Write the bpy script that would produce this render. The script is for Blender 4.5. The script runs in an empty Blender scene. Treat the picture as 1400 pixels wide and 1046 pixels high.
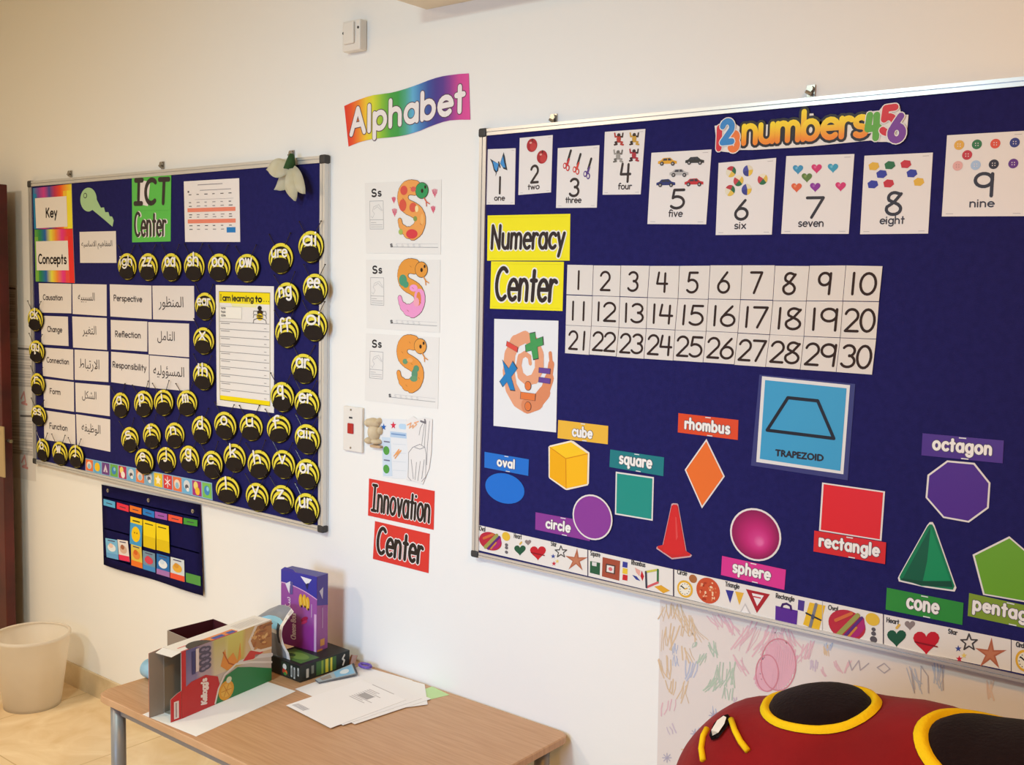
import bpy, bmesh, math, random, unicodedata
from mathutils import Vector, Matrix
from math import sin, cos, pi, radians as RD
random.seed(7)
S = bpy.context.scene
COL = S.collection

# ------------------------------------------------------------------ camera, sky, lamps, exposure
FPX, EYE = 1455.25, Vector((0.0, -2.2831, 1.73))
YAW, PITCH, ROLL = RD(38.6254), RD(-5.194), RD(1.24553)
_f = Vector((-sin(YAW)*cos(PITCH), cos(YAW)*cos(PITCH), sin(PITCH)))
_r0 = Vector((cos(YAW), sin(YAW), 0)); _u0 = _r0.cross(_f)
_r = cos(ROLL)*_r0 + sin(ROLL)*_u0; _u = -sin(ROLL)*_r0 + cos(ROLL)*_u0
cd = bpy.data.cameras.new('camera'); cam = bpy.data.objects.new('camera', cd); COL.objects.link(cam)
cd.sensor_width = 36; cd.sensor_fit = 'HORIZONTAL'; cd.lens = 36*FPX/1400; cd.clip_start = .02
cam.matrix_world = Matrix(((_r.x, _u.x, -_f.x, EYE.x), (_r.y, _u.y, -_f.y, EYE.y), (_r.z, _u.z, -_f.z, EYE.z), (0, 0, 0, 1)))
S.camera = cam

W = bpy.data.worlds.new('world'); S.world = W; W.use_nodes = True
W.node_tree.nodes['Background'].inputs[0].default_value = (1.0, .70, .25, 1)
W.node_tree.nodes['Background'].inputs[1].default_value = .075

def lamp(name, loc, aim, size, power, col, spread=180):
    l = bpy.data.lights.new(name, 'AREA'); l.shape = 'RECTANGLE'; l.size, l.size_y = size; l.energy = power; l.color = col; l.spread = RD(spread)
    o = bpy.data.objects.new(name, l); COL.objects.link(o); o.location = loc
    o.rotation_euler = (Vector(aim)-Vector(loc)).to_track_quat('-Z', 'Y').to_euler()
    return o
lamp('added_fill_lamp', (-3.9, -3.3, 2.98), (-3.9, -3.0, 0), (.4, .4), 58, (.96, .76, .55))
lamp('added_fill_lamp', (-1.9, -2.7, 2.98), (-1.9, -2.5, 0), (.4, .4), 56, (.77, 1.0, .97))
lamp('added_fill_lamp', (.6, -1.75, 2.98), (.6, -1.75, 0), (.3, .3), 42, (1.0, .44, .06))
lamp('added_fill_lamp', (-4.0, -1.15, 2.98), (-4.0, -1.1, 0), (.3, .3), 6.5, (1.0, .84, .64), 88)  # added downlight without a known fixture, brightens the lower left wall and floor
lamp('daylight_window', (-1.6, -4.6, 1.55), (-1.85, 0, 1.15), (1.4, 1.3), 14, (.4, .62, 1.0), 60)

S.view_settings.view_transform = 'Standard'; S.view_settings.look = 'None'
S.view_settings.gamma = 1; S.view_settings.use_curve_mapping = False
S.view_settings.exposure = -.05

# ------------------------------------------------------------------ helpers
def ray(px, py):
    return _r*((px-700)/FPX) + _u*(-(py-523)/FPX) + _f
def at(p, y):
    """the point at depth y (wall plane y=0) under a pixel of the measured photograph"""
    d = ray(*p); t = (y-EYE.y)/d.y
    return EYE + d*t
def onz(p, z):
    d = ray(*p); t = (z-EYE.z)/d.z
    return EYE + d*t
def Z(ox, oy, sc):
    return lambda *pts: [(ox+a/sc, oy+b/sc) for a, b in pts]
Zk = Z(0, 180, 5.8125); Zs = Z(220, 180, 5.504); Zw = Z(20, 360, 5.231); Zl = Z(240, 360, 5.232); Zb = Z(20, 520, 6.155)
Zg = Z(240, 540, 5.232); Zp = Z(100, 640, 5.232); Za = Z(430, 0, 4.981); Zq = Z(450, 230, 6.155); Zr = Z(450, 390, 6.155)
Zi = Z(450, 540, 4.185); Zt = Z(130, 760, 3.657); Zu = Z(360, 760, 4.185)
Z1 = Z(640, 140, 5.385); Z2 = Z(870, 120, 4.981); Z3 = Z(1060, 100, 4.1176); Z4 = Z(640, 280, 3.078); Z5 = Z(760, 350, 3.0435)
Z6 = Z(640, 560, 4.359); Z7 = Z(900, 500, 3.268); Z8 = Z(1180, 580, 2.987); Y1 = Z(640, 700, 5); Y2 = Z(900, 760, 4.375); Y3 = Z(1190, 830, 6.667); Zm = Z(860, 820, 2.593)

def lin(h):
    if not isinstance(h, str): return h
    h = h.lstrip('#'); c = [int(h[i:i+2], 16)/255 for i in (0, 2, 4)]
    return tuple((v/12.92 if v <= .04045 else ((v+.055)/1.055)**2.4) for v in c) + (1.0,)

MATS = {}
def mat_attr(key, rough=.7, spec=.4, coat=0, bump=0, scale=300):
    if key in MATS: return MATS[key]
    m = bpy.data.materials.new(key); m.use_nodes = True; nt = m.node_tree; b = nt.nodes['Principled BSDF']
    a = nt.nodes.new('ShaderNodeAttribute'); a.attribute_name = 'Col'
    nt.links.new(a.outputs['Color'], b.inputs['Base Color'])
    b.inputs['Roughness'].default_value = rough; b.inputs['Specular IOR Level'].default_value = spec
    b.inputs['Coat Weight'].default_value = coat; b.inputs['Coat Roughness'].default_value = .12
    if bump:
        n = nt.nodes.new('ShaderNodeTexNoise'); n.inputs['Scale'].default_value = scale; n.inputs['Detail'].default_value = 4
        tc = nt.nodes.new('ShaderNodeTexCoord'); nt.links.new(tc.outputs['Object'], n.inputs['Vector'])
        bp = nt.nodes.new('ShaderNodeBump'); bp.inputs['Strength'].default_value = bump; bp.inputs['Distance'].default_value = .002
        nt.links.new(n.outputs['Fac'], bp.inputs['Height']); nt.links.new(bp.outputs['Normal'], b.inputs['Normal'])
    MATS[key] = m; return m
def mat(key, col, rough=.6, spec=.5, metal=0, bump=0, scale=60, var=0, vscale=8, col2=None, sheen=0, trans=0, detail=5, dist=.004):
    if key in MATS: return MATS[key]
    m = bpy.data.materials.new(key); m.use_nodes = True; nt = m.node_tree; b = nt.nodes['Principled BSDF']
    c = lin(col); b.inputs['Base Color'].default_value = c
    b.inputs['Roughness'].default_value = rough; b.inputs['Specular IOR Level'].default_value = spec; b.inputs['Metallic'].default_value = metal
    b.inputs['Sheen Weight'].default_value = sheen; b.inputs['Transmission Weight'].default_value = trans
    tc = nt.nodes.new('ShaderNodeTexCoord')
    if var or col2:
        n = nt.nodes.new('ShaderNodeTexNoise'); n.inputs['Scale'].default_value = vscale; n.inputs['Detail'].default_value = detail
        nt.links.new(tc.outputs['Object'], n.inputs['Vector'])
        rp = nt.nodes.new('ShaderNodeValToRGB'); rp.color_ramp.elements[0].position = .35; rp.color_ramp.elements[1].position = .68
        c2 = lin(col2) if col2 else tuple(min(1, v*(1-var)) for v in c[:3])+(1,)
        rp.color_ramp.elements[0].color = c2; rp.color_ramp.elements[1].color = c
        nt.links.new(n.outputs['Fac'], rp.inputs['Fac']); nt.links.new(rp.outputs['Color'], b.inputs['Base Color'])
    if bump:
        n2 = nt.nodes.new('ShaderNodeTexNoise'); n2.inputs['Scale'].default_value = scale; n2.inputs['Detail'].default_value = 6
        nt.links.new(tc.outputs['Object'], n2.inputs['Vector'])
        bp = nt.nodes.new('ShaderNodeBump'); bp.inputs['Strength'].default_value = bump; bp.inputs['Distance'].default_value = dist
        nt.links.new(n2.outputs['Fac'], bp.inputs['Height']); nt.links.new(bp.outputs['Normal'], b.inputs['Normal'])
    MATS[key] = m; return m

PAPER = mat_attr('printed_paper', .8, .15, bump=.08)
LAM = mat_attr('laminated_print', .4, .25, coat=.06)
CARTON = mat_attr('printed_carton', .42, .45)

def tag(o, label=None, cat=None, group=None, kind=None):
    if label: o['label'] = label
    if cat: o['category'] = cat
    if group: o['group'] = group
    if kind: o['kind'] = kind
    return o
def empty(name, loc, label=None, cat=None, group=None):
    o = bpy.data.objects.new(name, None); COL.objects.link(o); o.location = loc; o.empty_display_size = .05
    return tag(o, label, cat, group)
def link(name, me, m, parent=None, inv=True):
    o = bpy.data.objects.new(name, me); COL.objects.link(o)
    if m is not None: me.materials.append(m)
    if parent is not None:
        o.parent = parent
        if inv: o.matrix_parent_inverse = Matrix.Translation(parent.location).inverted() if parent.rotation_euler.to_quaternion().angle < 1e-6 else parent.matrix_basis.inverted()
    return o

# ------------------------------------------------------------------ single-stroke lettering
def A(cx, cy, rx, ry, a0, a1, n=14):
    return [(cx+rx*cos(RD(a0+(a1-a0)*i/n)), cy+ry*sin(RD(a0+(a1-a0)*i/n))) for i in range(n+1)]
BOWL = A(.29, .32, .29, .32, 0, 360, 18)
ARCH = [(0, .36)] + A(.25, .38, .25, .26, 180, 0, 10) + [(.5, 0)]
def DOT(x, y): return [(x, y), (x+.004, y+.004)]
G = {
 'a': (.72, [BOWL, [(.58, .64), (.58, 0)]]), 'b': (.72, [[(0, 1), (0, 0)], BOWL]),
 'c': (.6, [A(.3, .32, .3, .32, 45, 315)]), 'd': (.72, [BOWL, [(.58, 1), (.58, 0)]]),
 'e': (.68, [[(.02, .34), (.59, .34)] + A(.3, .32, .3, .32, 4, 312)]),
 'f': (.45, [A(.3, .8, .18, .2, 40, 180, 8) + [(.12, 0)], [(0, .6), (.38, .6)]]),
 'g': (.72, [BOWL, [(.58, .64), (.58, -.08)] + A(.3, -.08, .28, .24, 0, -150, 9)]),
 'h': (.66, [[(0, 1), (0, 0)], ARCH]), 'i': (.18, [[(0, .62), (0, 0)], DOT(0, .88)]),
 'j': (.34, [[(.2, .62), (.2, -.1)] + A(.02, -.1, .18, .2, 0, -130, 7), DOT(.2, .88)]),
 'k': (.6, [[(0, 1), (0, 0)], [(.46, .62), (.03, .26)], [(.18, .38), (.5, 0)]]), 'l': (.16, [[(0, 1), (0, 0)]]),
 'm': (1.0, [[(0, .64), (0, 0)], [(0, .36)] + A(.21, .42, .21, .22, 180, 0, 8) + [(.42, 0)], [(.42, .36)] + A(.63, .42, .21, .22, 180, 0, 8) + [(.84, 0)]]),
 'n': (.66, [[(0, .64), (0, 0)], ARCH]), 'o': (.74, [A(.31, .32, .31, .32, 90, 450, 18)]),
 'p': (.72, [[(0, .64), (0, -.34)], BOWL]), 'q': (.72, [BOWL, [(.58, .64), (.58, -.34), (.7, -.26)]]),
 'r': (.44, [[(0, .64), (0, 0)], [(0, .34)] + A(.24, .36, .24, .27, 175, 55, 7)]),
 's': (.54, [A(.24, .475, .2, .165, 40, 265, 9) + A(.22, .155, .22, .16, 85, -140, 9)]),
 't': (.44, [[(.16, .92), (.16, .0)], [(0, .62), (.34, .62)]]), 'u': (.66, [[(0, .64)] + A(.25, .25, .25, .25, 180, 360, 10) + [(.5, .64)], [(.5, .64), (.5, 0)]]),
 'v': (.6, [[(0, .64), (.25, 0), (.5, .64)]]), 'w': (.9, [[(0, .64), (.2, 0), (.4, .6), (.6, 0), (.8, .64)]]),
 'x': (.6, [[(0, .64), (.48, 0)], [(.48, .64), (0, 0)]]), 'y': (.6, [[(0, .64), (.26, .02)], [(.5, .64), (.12, -.34)]]), 'z': (.6, [[(0, .62), (.46, .62), (0, 0), (.48, 0)]]),
 'A': (.86, [[(0, 0), (.36, 1), (.72, 0)], [(.13, .34), (.59, .34)]]), 'C': (.8, [A(.42, .5, .42, .5, 52, 308, 18)]), 'F': (.62, [[(.5, 1), (0, 1), (0, 0)], [(0, .52), (.42, .52)]]),
 'I': (.62, [[(.25, 1), (.25, 0)], [(0, 1), (.5, 1)], [(0, 0), (.5, 0)]]), 'K': (.72, [[(0, 1), (0, 0)], [(.56, 1), (.02, .4)], [(.2, .56), (.6, 0)]]),
 'N': (.84, [[(0, 0), (0, 1), (.66, 0), (.66, 1)]]), 'P': (.68, [[(0, 0), (0, 1)], [(0, 1), (.22, 1)] + A(.26, .74, .3, .26, 90, -90, 9) + [(0, .48)]]),
 'R': (.72, [[(0, 0), (0, 1)], [(0, 1), (.22, 1)] + A(.26, .74, .3, .26, 90, -90, 9) + [(0, .48)], [(.22, .48), (.58, 0)]]),
 'S': (.7, [A(.3, .74, .26, .26, 35, 265, 11) + A(.28, .25, .28, .25, 85, -145, 11)]), 'T': (.76, [[(0, 1), (.66, 1)], [(.33, 1), (.33, 0)]]),
 'Z': (.72, [[(0, 1), (.58, 1), (0, 0), (.6, 0)]]), 'O': (1.0, [A(.44, .5, .44, .5, 90, 450, 20)]), 'H': (.76, [[(0, 0), (0, 1)], [(.6, 0), (.6, 1)], [(0, .5), (.6, .5)]]),
 'B': (.7, [[(0, 0), (0, 1)], [(0, 1), (.2, 1)] + A(.22, .77, .26, .23, 90, -90, 8) + [(0, .54), (.22, .54)] + A(.24, .27, .3, .27, 90, -90, 8) + [(0, 0)]]),
 'E': (.62, [[(.5, 1), (0, 1), (0, 0), (.5, 0)], [(0, .52), (.42, .52)]]), 'L': (.6, [[(0, 1), (0, 0), (.46, 0)]]),
 'Q': (1.0, [A(.44, .5, .44, .5, 90, 450, 20), [(.55, .22), (.86, -.05)]]),
 '1': (.2, [[(.02, 1), (.02, 0)]]), '2': (.72, [A(.29, .71, .29, .29, 165, -32, 12) + [(.02, 0), (.6, 0)]]),
 '3': (.68, [A(.26, .75, .26, .25, 150, -80, 11) + A(.25, .27, .3, .27, 80, -150, 12)]), '4': (.74, [[(.1, 1), (.02, .42), (.62, .42)], [(.48, .96), (.48, 0)]]),
 '5': (.7, [[(.56, 1), (.12, 1), (.07, .56)] + A(.26, .32, .32, .32, 115, -140, 14)]), '6': (.72, [[(.46, 1)] + [(.2, .66), (.06, .44)] + A(.3, .29, .29, .29, 150, 510, 18)]),
 '7': (.68, [[(0, 1), (.58, 1), (.2, 0)]]), '8': (.74, [[(.54, .92)] + A(.31, .77, .22, .23, 60, 210, 8) + [(.46, .46)] + A(.3, .25, .27, .25, 25, -205, 12) + [(.3, .55), (.56, .94)]]),
 '9': (.68, [A(.28, .71, .28, .29, 0, 360, 18), [(.56, .98), (.54, 0)]]), '0': (.92, [A(.38, .5, .38, .5, 90, 450, 20)]),
 '.': (.2, [DOT(0, .02)]), '-': (.5, [[(0, .4), (.35, .4)]]), ' ': (.4, []), "'": (.2, [[(0, 1), (-.04, .82)]])}
G['one'] = G['1']
def strokes(txt, x0, x1, y, cap, gap=.0, slant=0):
    """strokes of a word fitted between x0 and x1 on the baseline y"""
    adv = 0; raw = []
    for k, ch in enumerate(txt):
        a, st = G[ch]
        for s in st: raw.append([(px+adv, py) for px, py in s])
        adv += a+gap
    xs = [p[0] for s in raw for p in s]; lo, hi = min(xs), max(xs)
    sx = (x1-x0)/(hi-lo) if hi-lo > .1 else cap
    ox = x0-lo*sx if hi-lo > .1 else (x0+x1)/2-lo*sx
    return [[(ox+px*sx+slant*py*cap, y+py*cap) for px, py in s] for s in raw]
def ribbon(pts, w, cap=6):
    """polygons of a round-ended stroke"""
    P = [Vector(p) for p in pts]; Q = [P[0]]
    for p in P[1:]:
        if (p-Q[-1]).length > 1e-6: Q.append(p)
    r = w/2; out = []
    if len(Q) < 2:
        return [[(Q[0].x+r*cos(2*pi*i/10), Q[0].y+r*sin(2*pi*i/10)) for i in range(10)]]
    D = [(Q[i+1]-Q[i]).normalized() for i in range(len(Q)-1)]
    def N(d): return Vector((-d.y, d.x))
    L, R = [], []
    def flush():
        if len(L) > 1:
            for i in range(len(L)-1): out.append([tuple(L[i]), tuple(R[i]), tuple(R[i+1]), tuple(L[i+1])])
    def disc(p): out.append([(p.x+r*cos(2*pi*i/(2*cap)), p.y+r*sin(2*pi*i/(2*cap))) for i in range(2*cap)])
    n = N(D[0]); L.append(Q[0]+n*r); R.append(Q[0]-n*r); disc(Q[0])
    for i in range(1, len(Q)-1):
        if D[i-1].dot(D[i]) > .6:
            n = (N(D[i-1])+N(D[i])).normalized(); k = r/max(.5, n.dot(N(D[i])))
            L.append(Q[i]+n*k); R.append(Q[i]-n*k)
        else:
            n = N(D[i-1]); L.append(Q[i]+n*r); R.append(Q[i]-n*r); flush(); disc(Q[i])
            L, R = [], []; n = N(D[i]); L.append(Q[i]+n*r); R.append(Q[i]-n*r)
    n = N(D[-1]); L.append(Q[-1]+n*r); R.append(Q[-1]-n*r); flush(); disc(Q[-1])
    return out

# ------------------------------------------------------------------ Arabic shaping and outline text
_T = {}
for _c in range(0xFE70, 0xFEFD):
    _d = unicodedata.decomposition(chr(_c)).split()
    if _d: _T[(_d[0], ''.join(chr(int(x, 16)) for x in _d[1:]))] = chr(_c)
def arabic(s):
    out, prev = [], False
    s = s.replace('\u0644\u0627', '\u0001')
    for i, c in enumerate(s):
        if c == ' ': out.append(c); prev = False; continue
        base = '\u0644\u0627' if c == '\u0001' else c
        dual = ('<initial>', base) in _T; nx = i+1 < len(s) and s[i+1] != ' ' and dual
        out.append(_T[('<medial>' if prev and nx else '<final>' if prev else '<initial>' if nx else '<isolated>', base)]); prev = nx
    return ''.join(reversed(out))
def outline_text(t):
    c = bpy.data.curves.new('lettering', 'FONT'); c.body = t; c.resolution_u = 3
    o = bpy.data.objects.new('lettering', c); COL.objects.link(o); bpy.context.view_layer.update()
    me = o.to_mesh(); vs = [(v.co.x, v.co.y) for v in me.vertices]; fs = [list(p.vertices) for p in me.polygons]
    o.to_mesh_clear(); bpy.data.objects.remove(o); bpy.data.curves.remove(c)
    return vs, fs

# ------------------------------------------------------------------ flat prints
LAY = .00035
class Acc:
    def __init__(s): s.V, s.F, s.C = [], [], []
    def add(s, pts, col):
        i = len(s.V); s.V += [tuple(p) for p in pts]; s.F.append(list(range(i, i+len(pts))))
        if isinstance(col, list): s.C += [lin(c) for c in col]
        else: s.C += [lin(col)]*len(pts)
    def build(s, name, m, parent=None, label=None, cat=None, group=None, kind=None, loc=None):
        me = bpy.data.meshes.new(name)
        if loc is None and parent is None:
            n = len(s.V); loc = Vector((sum(v[0] for v in s.V)/n, sum(v[1] for v in s.V)/n, sum(v[2] for v in s.V)/n))
        off = Vector(loc) if (loc is not None and parent is None) else Vector((0, 0, 0))
        me.from_pydata([tuple(Vector(v)-off) for v in s.V], [], s.F); me.update()
        a = me.color_attributes.new('Col', 'FLOAT_COLOR', 'POINT')
        a.data.foreach_set('color', [x for c in s.C for x in c])
        o = link(name, me, m, parent)
        if parent is None: o.location = off
        return tag(o, label, cat, group, kind)
def lift(acc):
    """a hair of extra height for each print so that no two lie in one plane"""
    acc.k = getattr(acc, 'k', 0)+1; return (acc.k % 28)*.03
class Ctx:
    """drawing on a flat face: unit coordinates s (across), t (up)"""
    def __init__(c, acc, fn, w, h):
        c.acc, c.w, c.h, c.base = acc, w, h, fn; c.j = 0
        c.fn = lambda s, t, L: fn(s, t, L+c.j)
    def m(c, a, b, L): return c.fn(a/c.w, b/c.h, L)
    def poly(c, pts, col, L=1):
        c.j = lift(c.acc); c.acc.add([c.fn(s, t, L) for s, t in pts], col)
    def rect(c, s0, t0, s1, t1, col, L=1): c.poly([(s0, t0), (s1, t0), (s1, t1), (s0, t1)], col, L)
    def ell(c, s, t, rs, rt, col, L=1, n=22, rot=0):
        pts = []
        for i in range(n):
            x, y = rs*cos(2*pi*i/n), rt*sin(2*pi*i/n); pts.append((s+x*cos(rot)-y*sin(rot), t+x*sin(rot)+y*cos(rot)))
        c.poly(pts, col, L)
    def line(c, pts, w, col, L=1, cap=5):
        for q in ribbon([(s*c.w, t*c.h) for s, t in pts], w, cap): c.j = lift(c.acc); c.acc.add([c.m(a, b, L) for a, b in q], col)
    def text(c, txt, s0, s1, t, cap, w, col, L=1, gap=0, slant=0, rot=0):
        for st in strokes(txt, s0*c.w, s1*c.w, t*c.h, cap*c.h, gap, slant):
            if rot: st = [(x, y+(x-s0*c.w)*rot) for x, y in st]
            for q in ribbon(st, w, 4): c.j = lift(c.acc); c.acc.add([c.m(a, b, L) for a, b in q], col)
    def font(c, txt, s0, s1, t, col, L=1, hmax=None, rot=0):
        vs, fs = outline_text(txt); lo, hi = min(v[0] for v in vs), max(v[0] for v in vs)
        k = (s1-s0)*c.w/(hi-lo); ky = k if hmax is None else hmax*c.h/max(v[1] for v in vs)
        for f in fs: c.acc.add([c.m(s0*c.w+(vs[i][0]-lo)*k, t*c.h+vs[i][1]*ky+(vs[i][0]-lo)*k*rot, L) for i in f], col)
def bil(q):
    """unit square -> quad given as TL, TR, BR, BL"""
    TL, TR, BR, BL = q
    return lambda s, t: TL*((1-s)*t)+TR*(s*t)+BR*(s*(1-t))+BL*((1-s)*(1-t))
def slab(acc, front, y1, col, edge=None):
    """a thin card: front polygon (at its own y) closed back to the plane y1"""
    acc.add(front, col); n = len(front); e = edge or (col if not isinstance(col, list) else '#dddddd')
    bk = [Vector((p[0], y1, p[2])) for p in front]
    acc.add(list(reversed(bk)), e)
    for i in range(n): acc.add([front[i], bk[i], bk[(i+1) % n], front[(i+1) % n]], e)
BF = .0185                                     # board felt stands this far off the wall
def card(px, col, lvl=0, on='board', th=.0009, grad=None):
    """a paper card whose four corners are TL, TR, BR, BL in the photograph, pinned on the board or the wall"""
    base = BF if on == 'board' else .0003
    y0 = base+.0002+lvl*.0016; y1 = y0+th; q = [at(p, -y1) for p in px]; b = bil(q); acc = Acc()
    slab(acc, [q[3], q[2], q[1], q[0]], -y0, col)
    w = ((q[1]-q[0]).length+(q[2]-q[3]).length)/2; h = ((q[0]-q[3]).length+(q[1]-q[2]).length)/2
    def fn(s, t, L): p = b(s, t); return Vector((p.x, -y1-L*LAY, p.z))
    c = Ctx(acc, fn, w, h); c.y1 = y1; c.q = q
    def P(p, L): v = at(p, -y1); return Vector((v.x, -y1-L*LAY, v.z))
    c.P = P
    def pxpoly(pts, col, L=1): j = lift(acc); acc.add([P(p, L+j) for p in pts], col)
    c.pxpoly = pxpoly
    def pxell(cx, cy, rx, ry, col, L=1, n=22, rot=0):
        o = at((cx, cy), -y1); a = abs(at((cx+rx, cy), -y1).x-at((cx-rx, cy), -y1).x)/2; bb = abs(at((cx, cy-ry), -y1).z-at((cx, cy+ry), -y1).z)/2
        L += lift(acc); acc.add([Vector((o.x+a*cos(2*pi*i/n), -y1-L*LAY, o.z+bb*sin(2*pi*i/n))) for i in range(n)], col)
    c.pxell = pxell
    def pxline(pts, w, col, L=1):
        for qd in ribbon([(at(p, -y1).x, at(p, -y1).z) for p in pts], w): j = lift(acc); acc.add([Vector((a, -y1-(L+j)*LAY, bb)) for a, bb in qd], col)
    c.pxline = pxline
    c.build = lambda *a, **k: acc.build(*a, **k)
    return c
def cutout(px, col, lvl=0, on='board', th=.0009):
    """a card cut to a free outline"""
    base = BF if on == 'board' else .0003
    y0 = base+.0002+lvl*.0016; y1 = y0+th
    pts = [at(p, -y1) for p in px]
    # counter-clockwise seen from the room
    ar = sum(pts[i].x*pts[(i+1) % len(pts)].z-pts[(i+1) % len(pts)].x*pts[i].z for i in range(len(pts)))
    if ar < 0: pts.reverse(); px = list(reversed(px))
    xs = [p[0] for p in px]; ys = [p[1] for p in px]
    c = card([(min(xs), min(ys)), (max(xs), min(ys)), (max(xs), max(ys)), (min(xs), max(ys))], col, lvl, on, th)
    acc = c.acc; acc.V.clear(); acc.F.clear(); acc.C.clear()
    slab(acc, pts, -y0, col)
    c.pts = pts
    return c
def ellpx(cx, cy, rx, ry, y, n=32):
    """pixel outline of an upright ellipse on the wall plane"""
    o = at((cx, cy), y); a = abs(at((cx+rx, cy), y).x-at((cx-rx, cy), y).x)/2; b = abs(at((cx, cy-ry), y).z-at((cx, cy+ry), y).z)/2
    return [project(Vector((o.x+a*cos(2*pi*i/n), y, o.z+b*sin(2*pi*i/n)))) for i in range(n)]
def project(p):
    d = p-EYE; z = d.dot(_f); return (700+FPX*d.dot(_r)/z, 523-FPX*d.dot(_u)/z)
def shrink(pts, k):
    cx = sum(p[0] for p in pts)/len(pts); cy = sum(p[1] for p in pts)/len(pts)
    return [(cx+(x-cx)*k, cy+(y-cy)*k) for x, y in pts]

def boxmesh(name, lo, hi, m, parent=None, bevel=0, seg=2):
    bm = bmesh.new(); bmesh.ops.create_cube(bm, size=1)
    lo, hi = Vector(lo), Vector(hi); c = (lo+hi)/2; d = hi-lo
    for v in bm.verts: v.co = Vector((v.co.x*d.x, v.co.y*d.y, v.co.z*d.z))
    if bevel: bmesh.ops.bevel(bm, geom=list(bm.edges), offset=bevel, segments=seg, affect='EDGES', profile=.5)
    me = bpy.data.meshes.new(name)
    if parent is None:
        bm.to_mesh(me); bm.free(); o = link(name, me, m); o.location = c
    else:
        for v in bm.verts: v.co += c
        bm.to_mesh(me); bm.free(); o = link(name, me, m, parent)
    if bevel:
        for p in me.polygons: p.use_smooth = False
    return o
def frommesh(name, bm, m, parent=None, smooth=False):
    me = bpy.data.meshes.new(name); bm.to_mesh(me); bm.free()
    if smooth:
        for p in me.polygons: p.use_smooth = True
    return link(name, me, m, parent)
def tube(bm, pts, r, n=8, r2=None):
    """append a round tube along points; r may taper to r2"""
    P = [Vector(p) for p in pts]; rings = []
    for i, p in enumerate(P):
        d = (P[min(i+1, len(P)-1)]-P[max(i-1, 0)]).normalized()
        a = d.orthogonal().normalized() if i == 0 else (a-d*a.dot(d)).normalized()
        b = d.cross(a); rr = r if r2 is None else r+(r2-r)*i/(len(P)-1)
        rings.append([bm.verts.new(p+(a*cos(2*pi*k/n)+b*sin(2*pi*k/n))*rr) for k in range(n)])
    for i in range(len(rings)-1):
        for k in range(n): bm.faces.new((rings[i][k], rings[i][(k+1) % n], rings[i+1][(k+1) % n], rings[i+1][k]))
    bm.faces.new(list(reversed(rings[0]))); bm.faces.new(rings[-1])
def lathe(bm, prof, n=40, c=(0, 0, 0), axis='z'):
    rings = []
    for r, z in prof:
        rings.append([bm.verts.new(Vector((c[0]+r*cos(2*pi*k/n), c[1]+r*sin(2*pi*k/n), c[2]+z))) for k in range(n)])
    for i in range(len(rings)-1):
        for k in range(n): bm.faces.new((rings[i][k], rings[i][(k+1) % n], rings[i+1][(k+1) % n], rings[i+1][k]))
    return rings

# ------------------------------------------------------------------ the room
M_wall = mat('white_wall_paint', '#f0eee9', .75, .25, bump=.12, scale=140, dist=.002)
M_ceil = mat('ceiling_paint', '#efe8da', .85, .2, bump=.05)
M_skirt = mat('stone_skirting', '#dcc8a4', .35, .5, col2='#c4ae88', vscale=9)
M_alu = mat('brushed_aluminium', '#d8d8d6', .32, .5, metal=.55, bump=.02, scale=200)
M_dark = mat('dark_grey_plastic', '#3b3a3a', .5, .4, var=.1)
M_black = mat('black_wire', '#2a2426', .25, .6, metal=.4, var=.05)
M_steel = mat('bright_steel', '#a9a39a', .25, .6, metal=.8, var=.1)
M_white = mat('white_plastic', '#e9e4dc', .35, .5, var=.02)
M_felt = mat('blue_felt', '#26245f', .95, .1, bump=.35, scale=420, var=.14, vscale=60, dist=.0015)

def floor_mat():
    m = bpy.data.materials.new('beige_marble_tile'); m.use_nodes = True; nt = m.node_tree; b = nt.nodes['Principled BSDF']
    tc = nt.nodes.new('ShaderNodeTexCoord')
    br = nt.nodes.new('ShaderNodeTexBrick'); br.offset = 0; br.inputs['Scale'].default_value = 1; br.inputs['Mortar Size'].default_value = .0025
    br.inputs['Brick Width'].default_value = .6; br.inputs['Row Height'].default_value = .6
    n = nt.nodes.new('ShaderNodeTexNoise'); n.inputs['Scale'].default_value = 5; n.inputs['Detail'].default_value = 8; n.inputs['Distortion'].default_value = 1.2
    rp = nt.nodes.new('ShaderNodeValToRGB'); rp.color_ramp.elements[0].color = lin('#d9b98c'); rp.color_ramp.elements[1].color = lin('#f0d9b2')
    rp.color_ramp.elements[0].position = .3; rp.color_ramp.elements[1].position = .7
    nt.links.new(tc.outputs['Object'], br.inputs['Vector']); nt.links.new(tc.outputs['Object'], n.inputs['Vector']); nt.links.new(n.outputs['Fac'], rp.inputs['Fac'])
    nt.links.new(rp.outputs['Color'], br.inputs['Color1']); nt.links.new(rp.outputs['Color'], br.inputs['Color2']); br.inputs['Mortar'].default_value = lin('#c8aa7e')
    nt.links.new(br.outputs['Color'], b.inputs['Base Color']); b.inputs['Roughness'].default_value = .22
    return m
def struct(name, lo, hi, m): return tag(boxmesh(name, lo, hi, m), kind='structure')
struct('wall_back', (-5.5, 0, 0), (2.2, .15, 3.03), M_wall)
struct('wall_left', (-5.5, -6, 0), (-5.35, 0, 3.03), M_wall)
struct('floor', (-5.5, -6, -.1), (2.2, .15, 0), floor_mat())
struct('ceiling', (-5.5, -6, 3.03), (2.2, .15, 3.15), M_ceil)
struct('baseboard_back', (-5.35, -.012, 0), (2.2, -.0005, .095), M_skirt)

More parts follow.
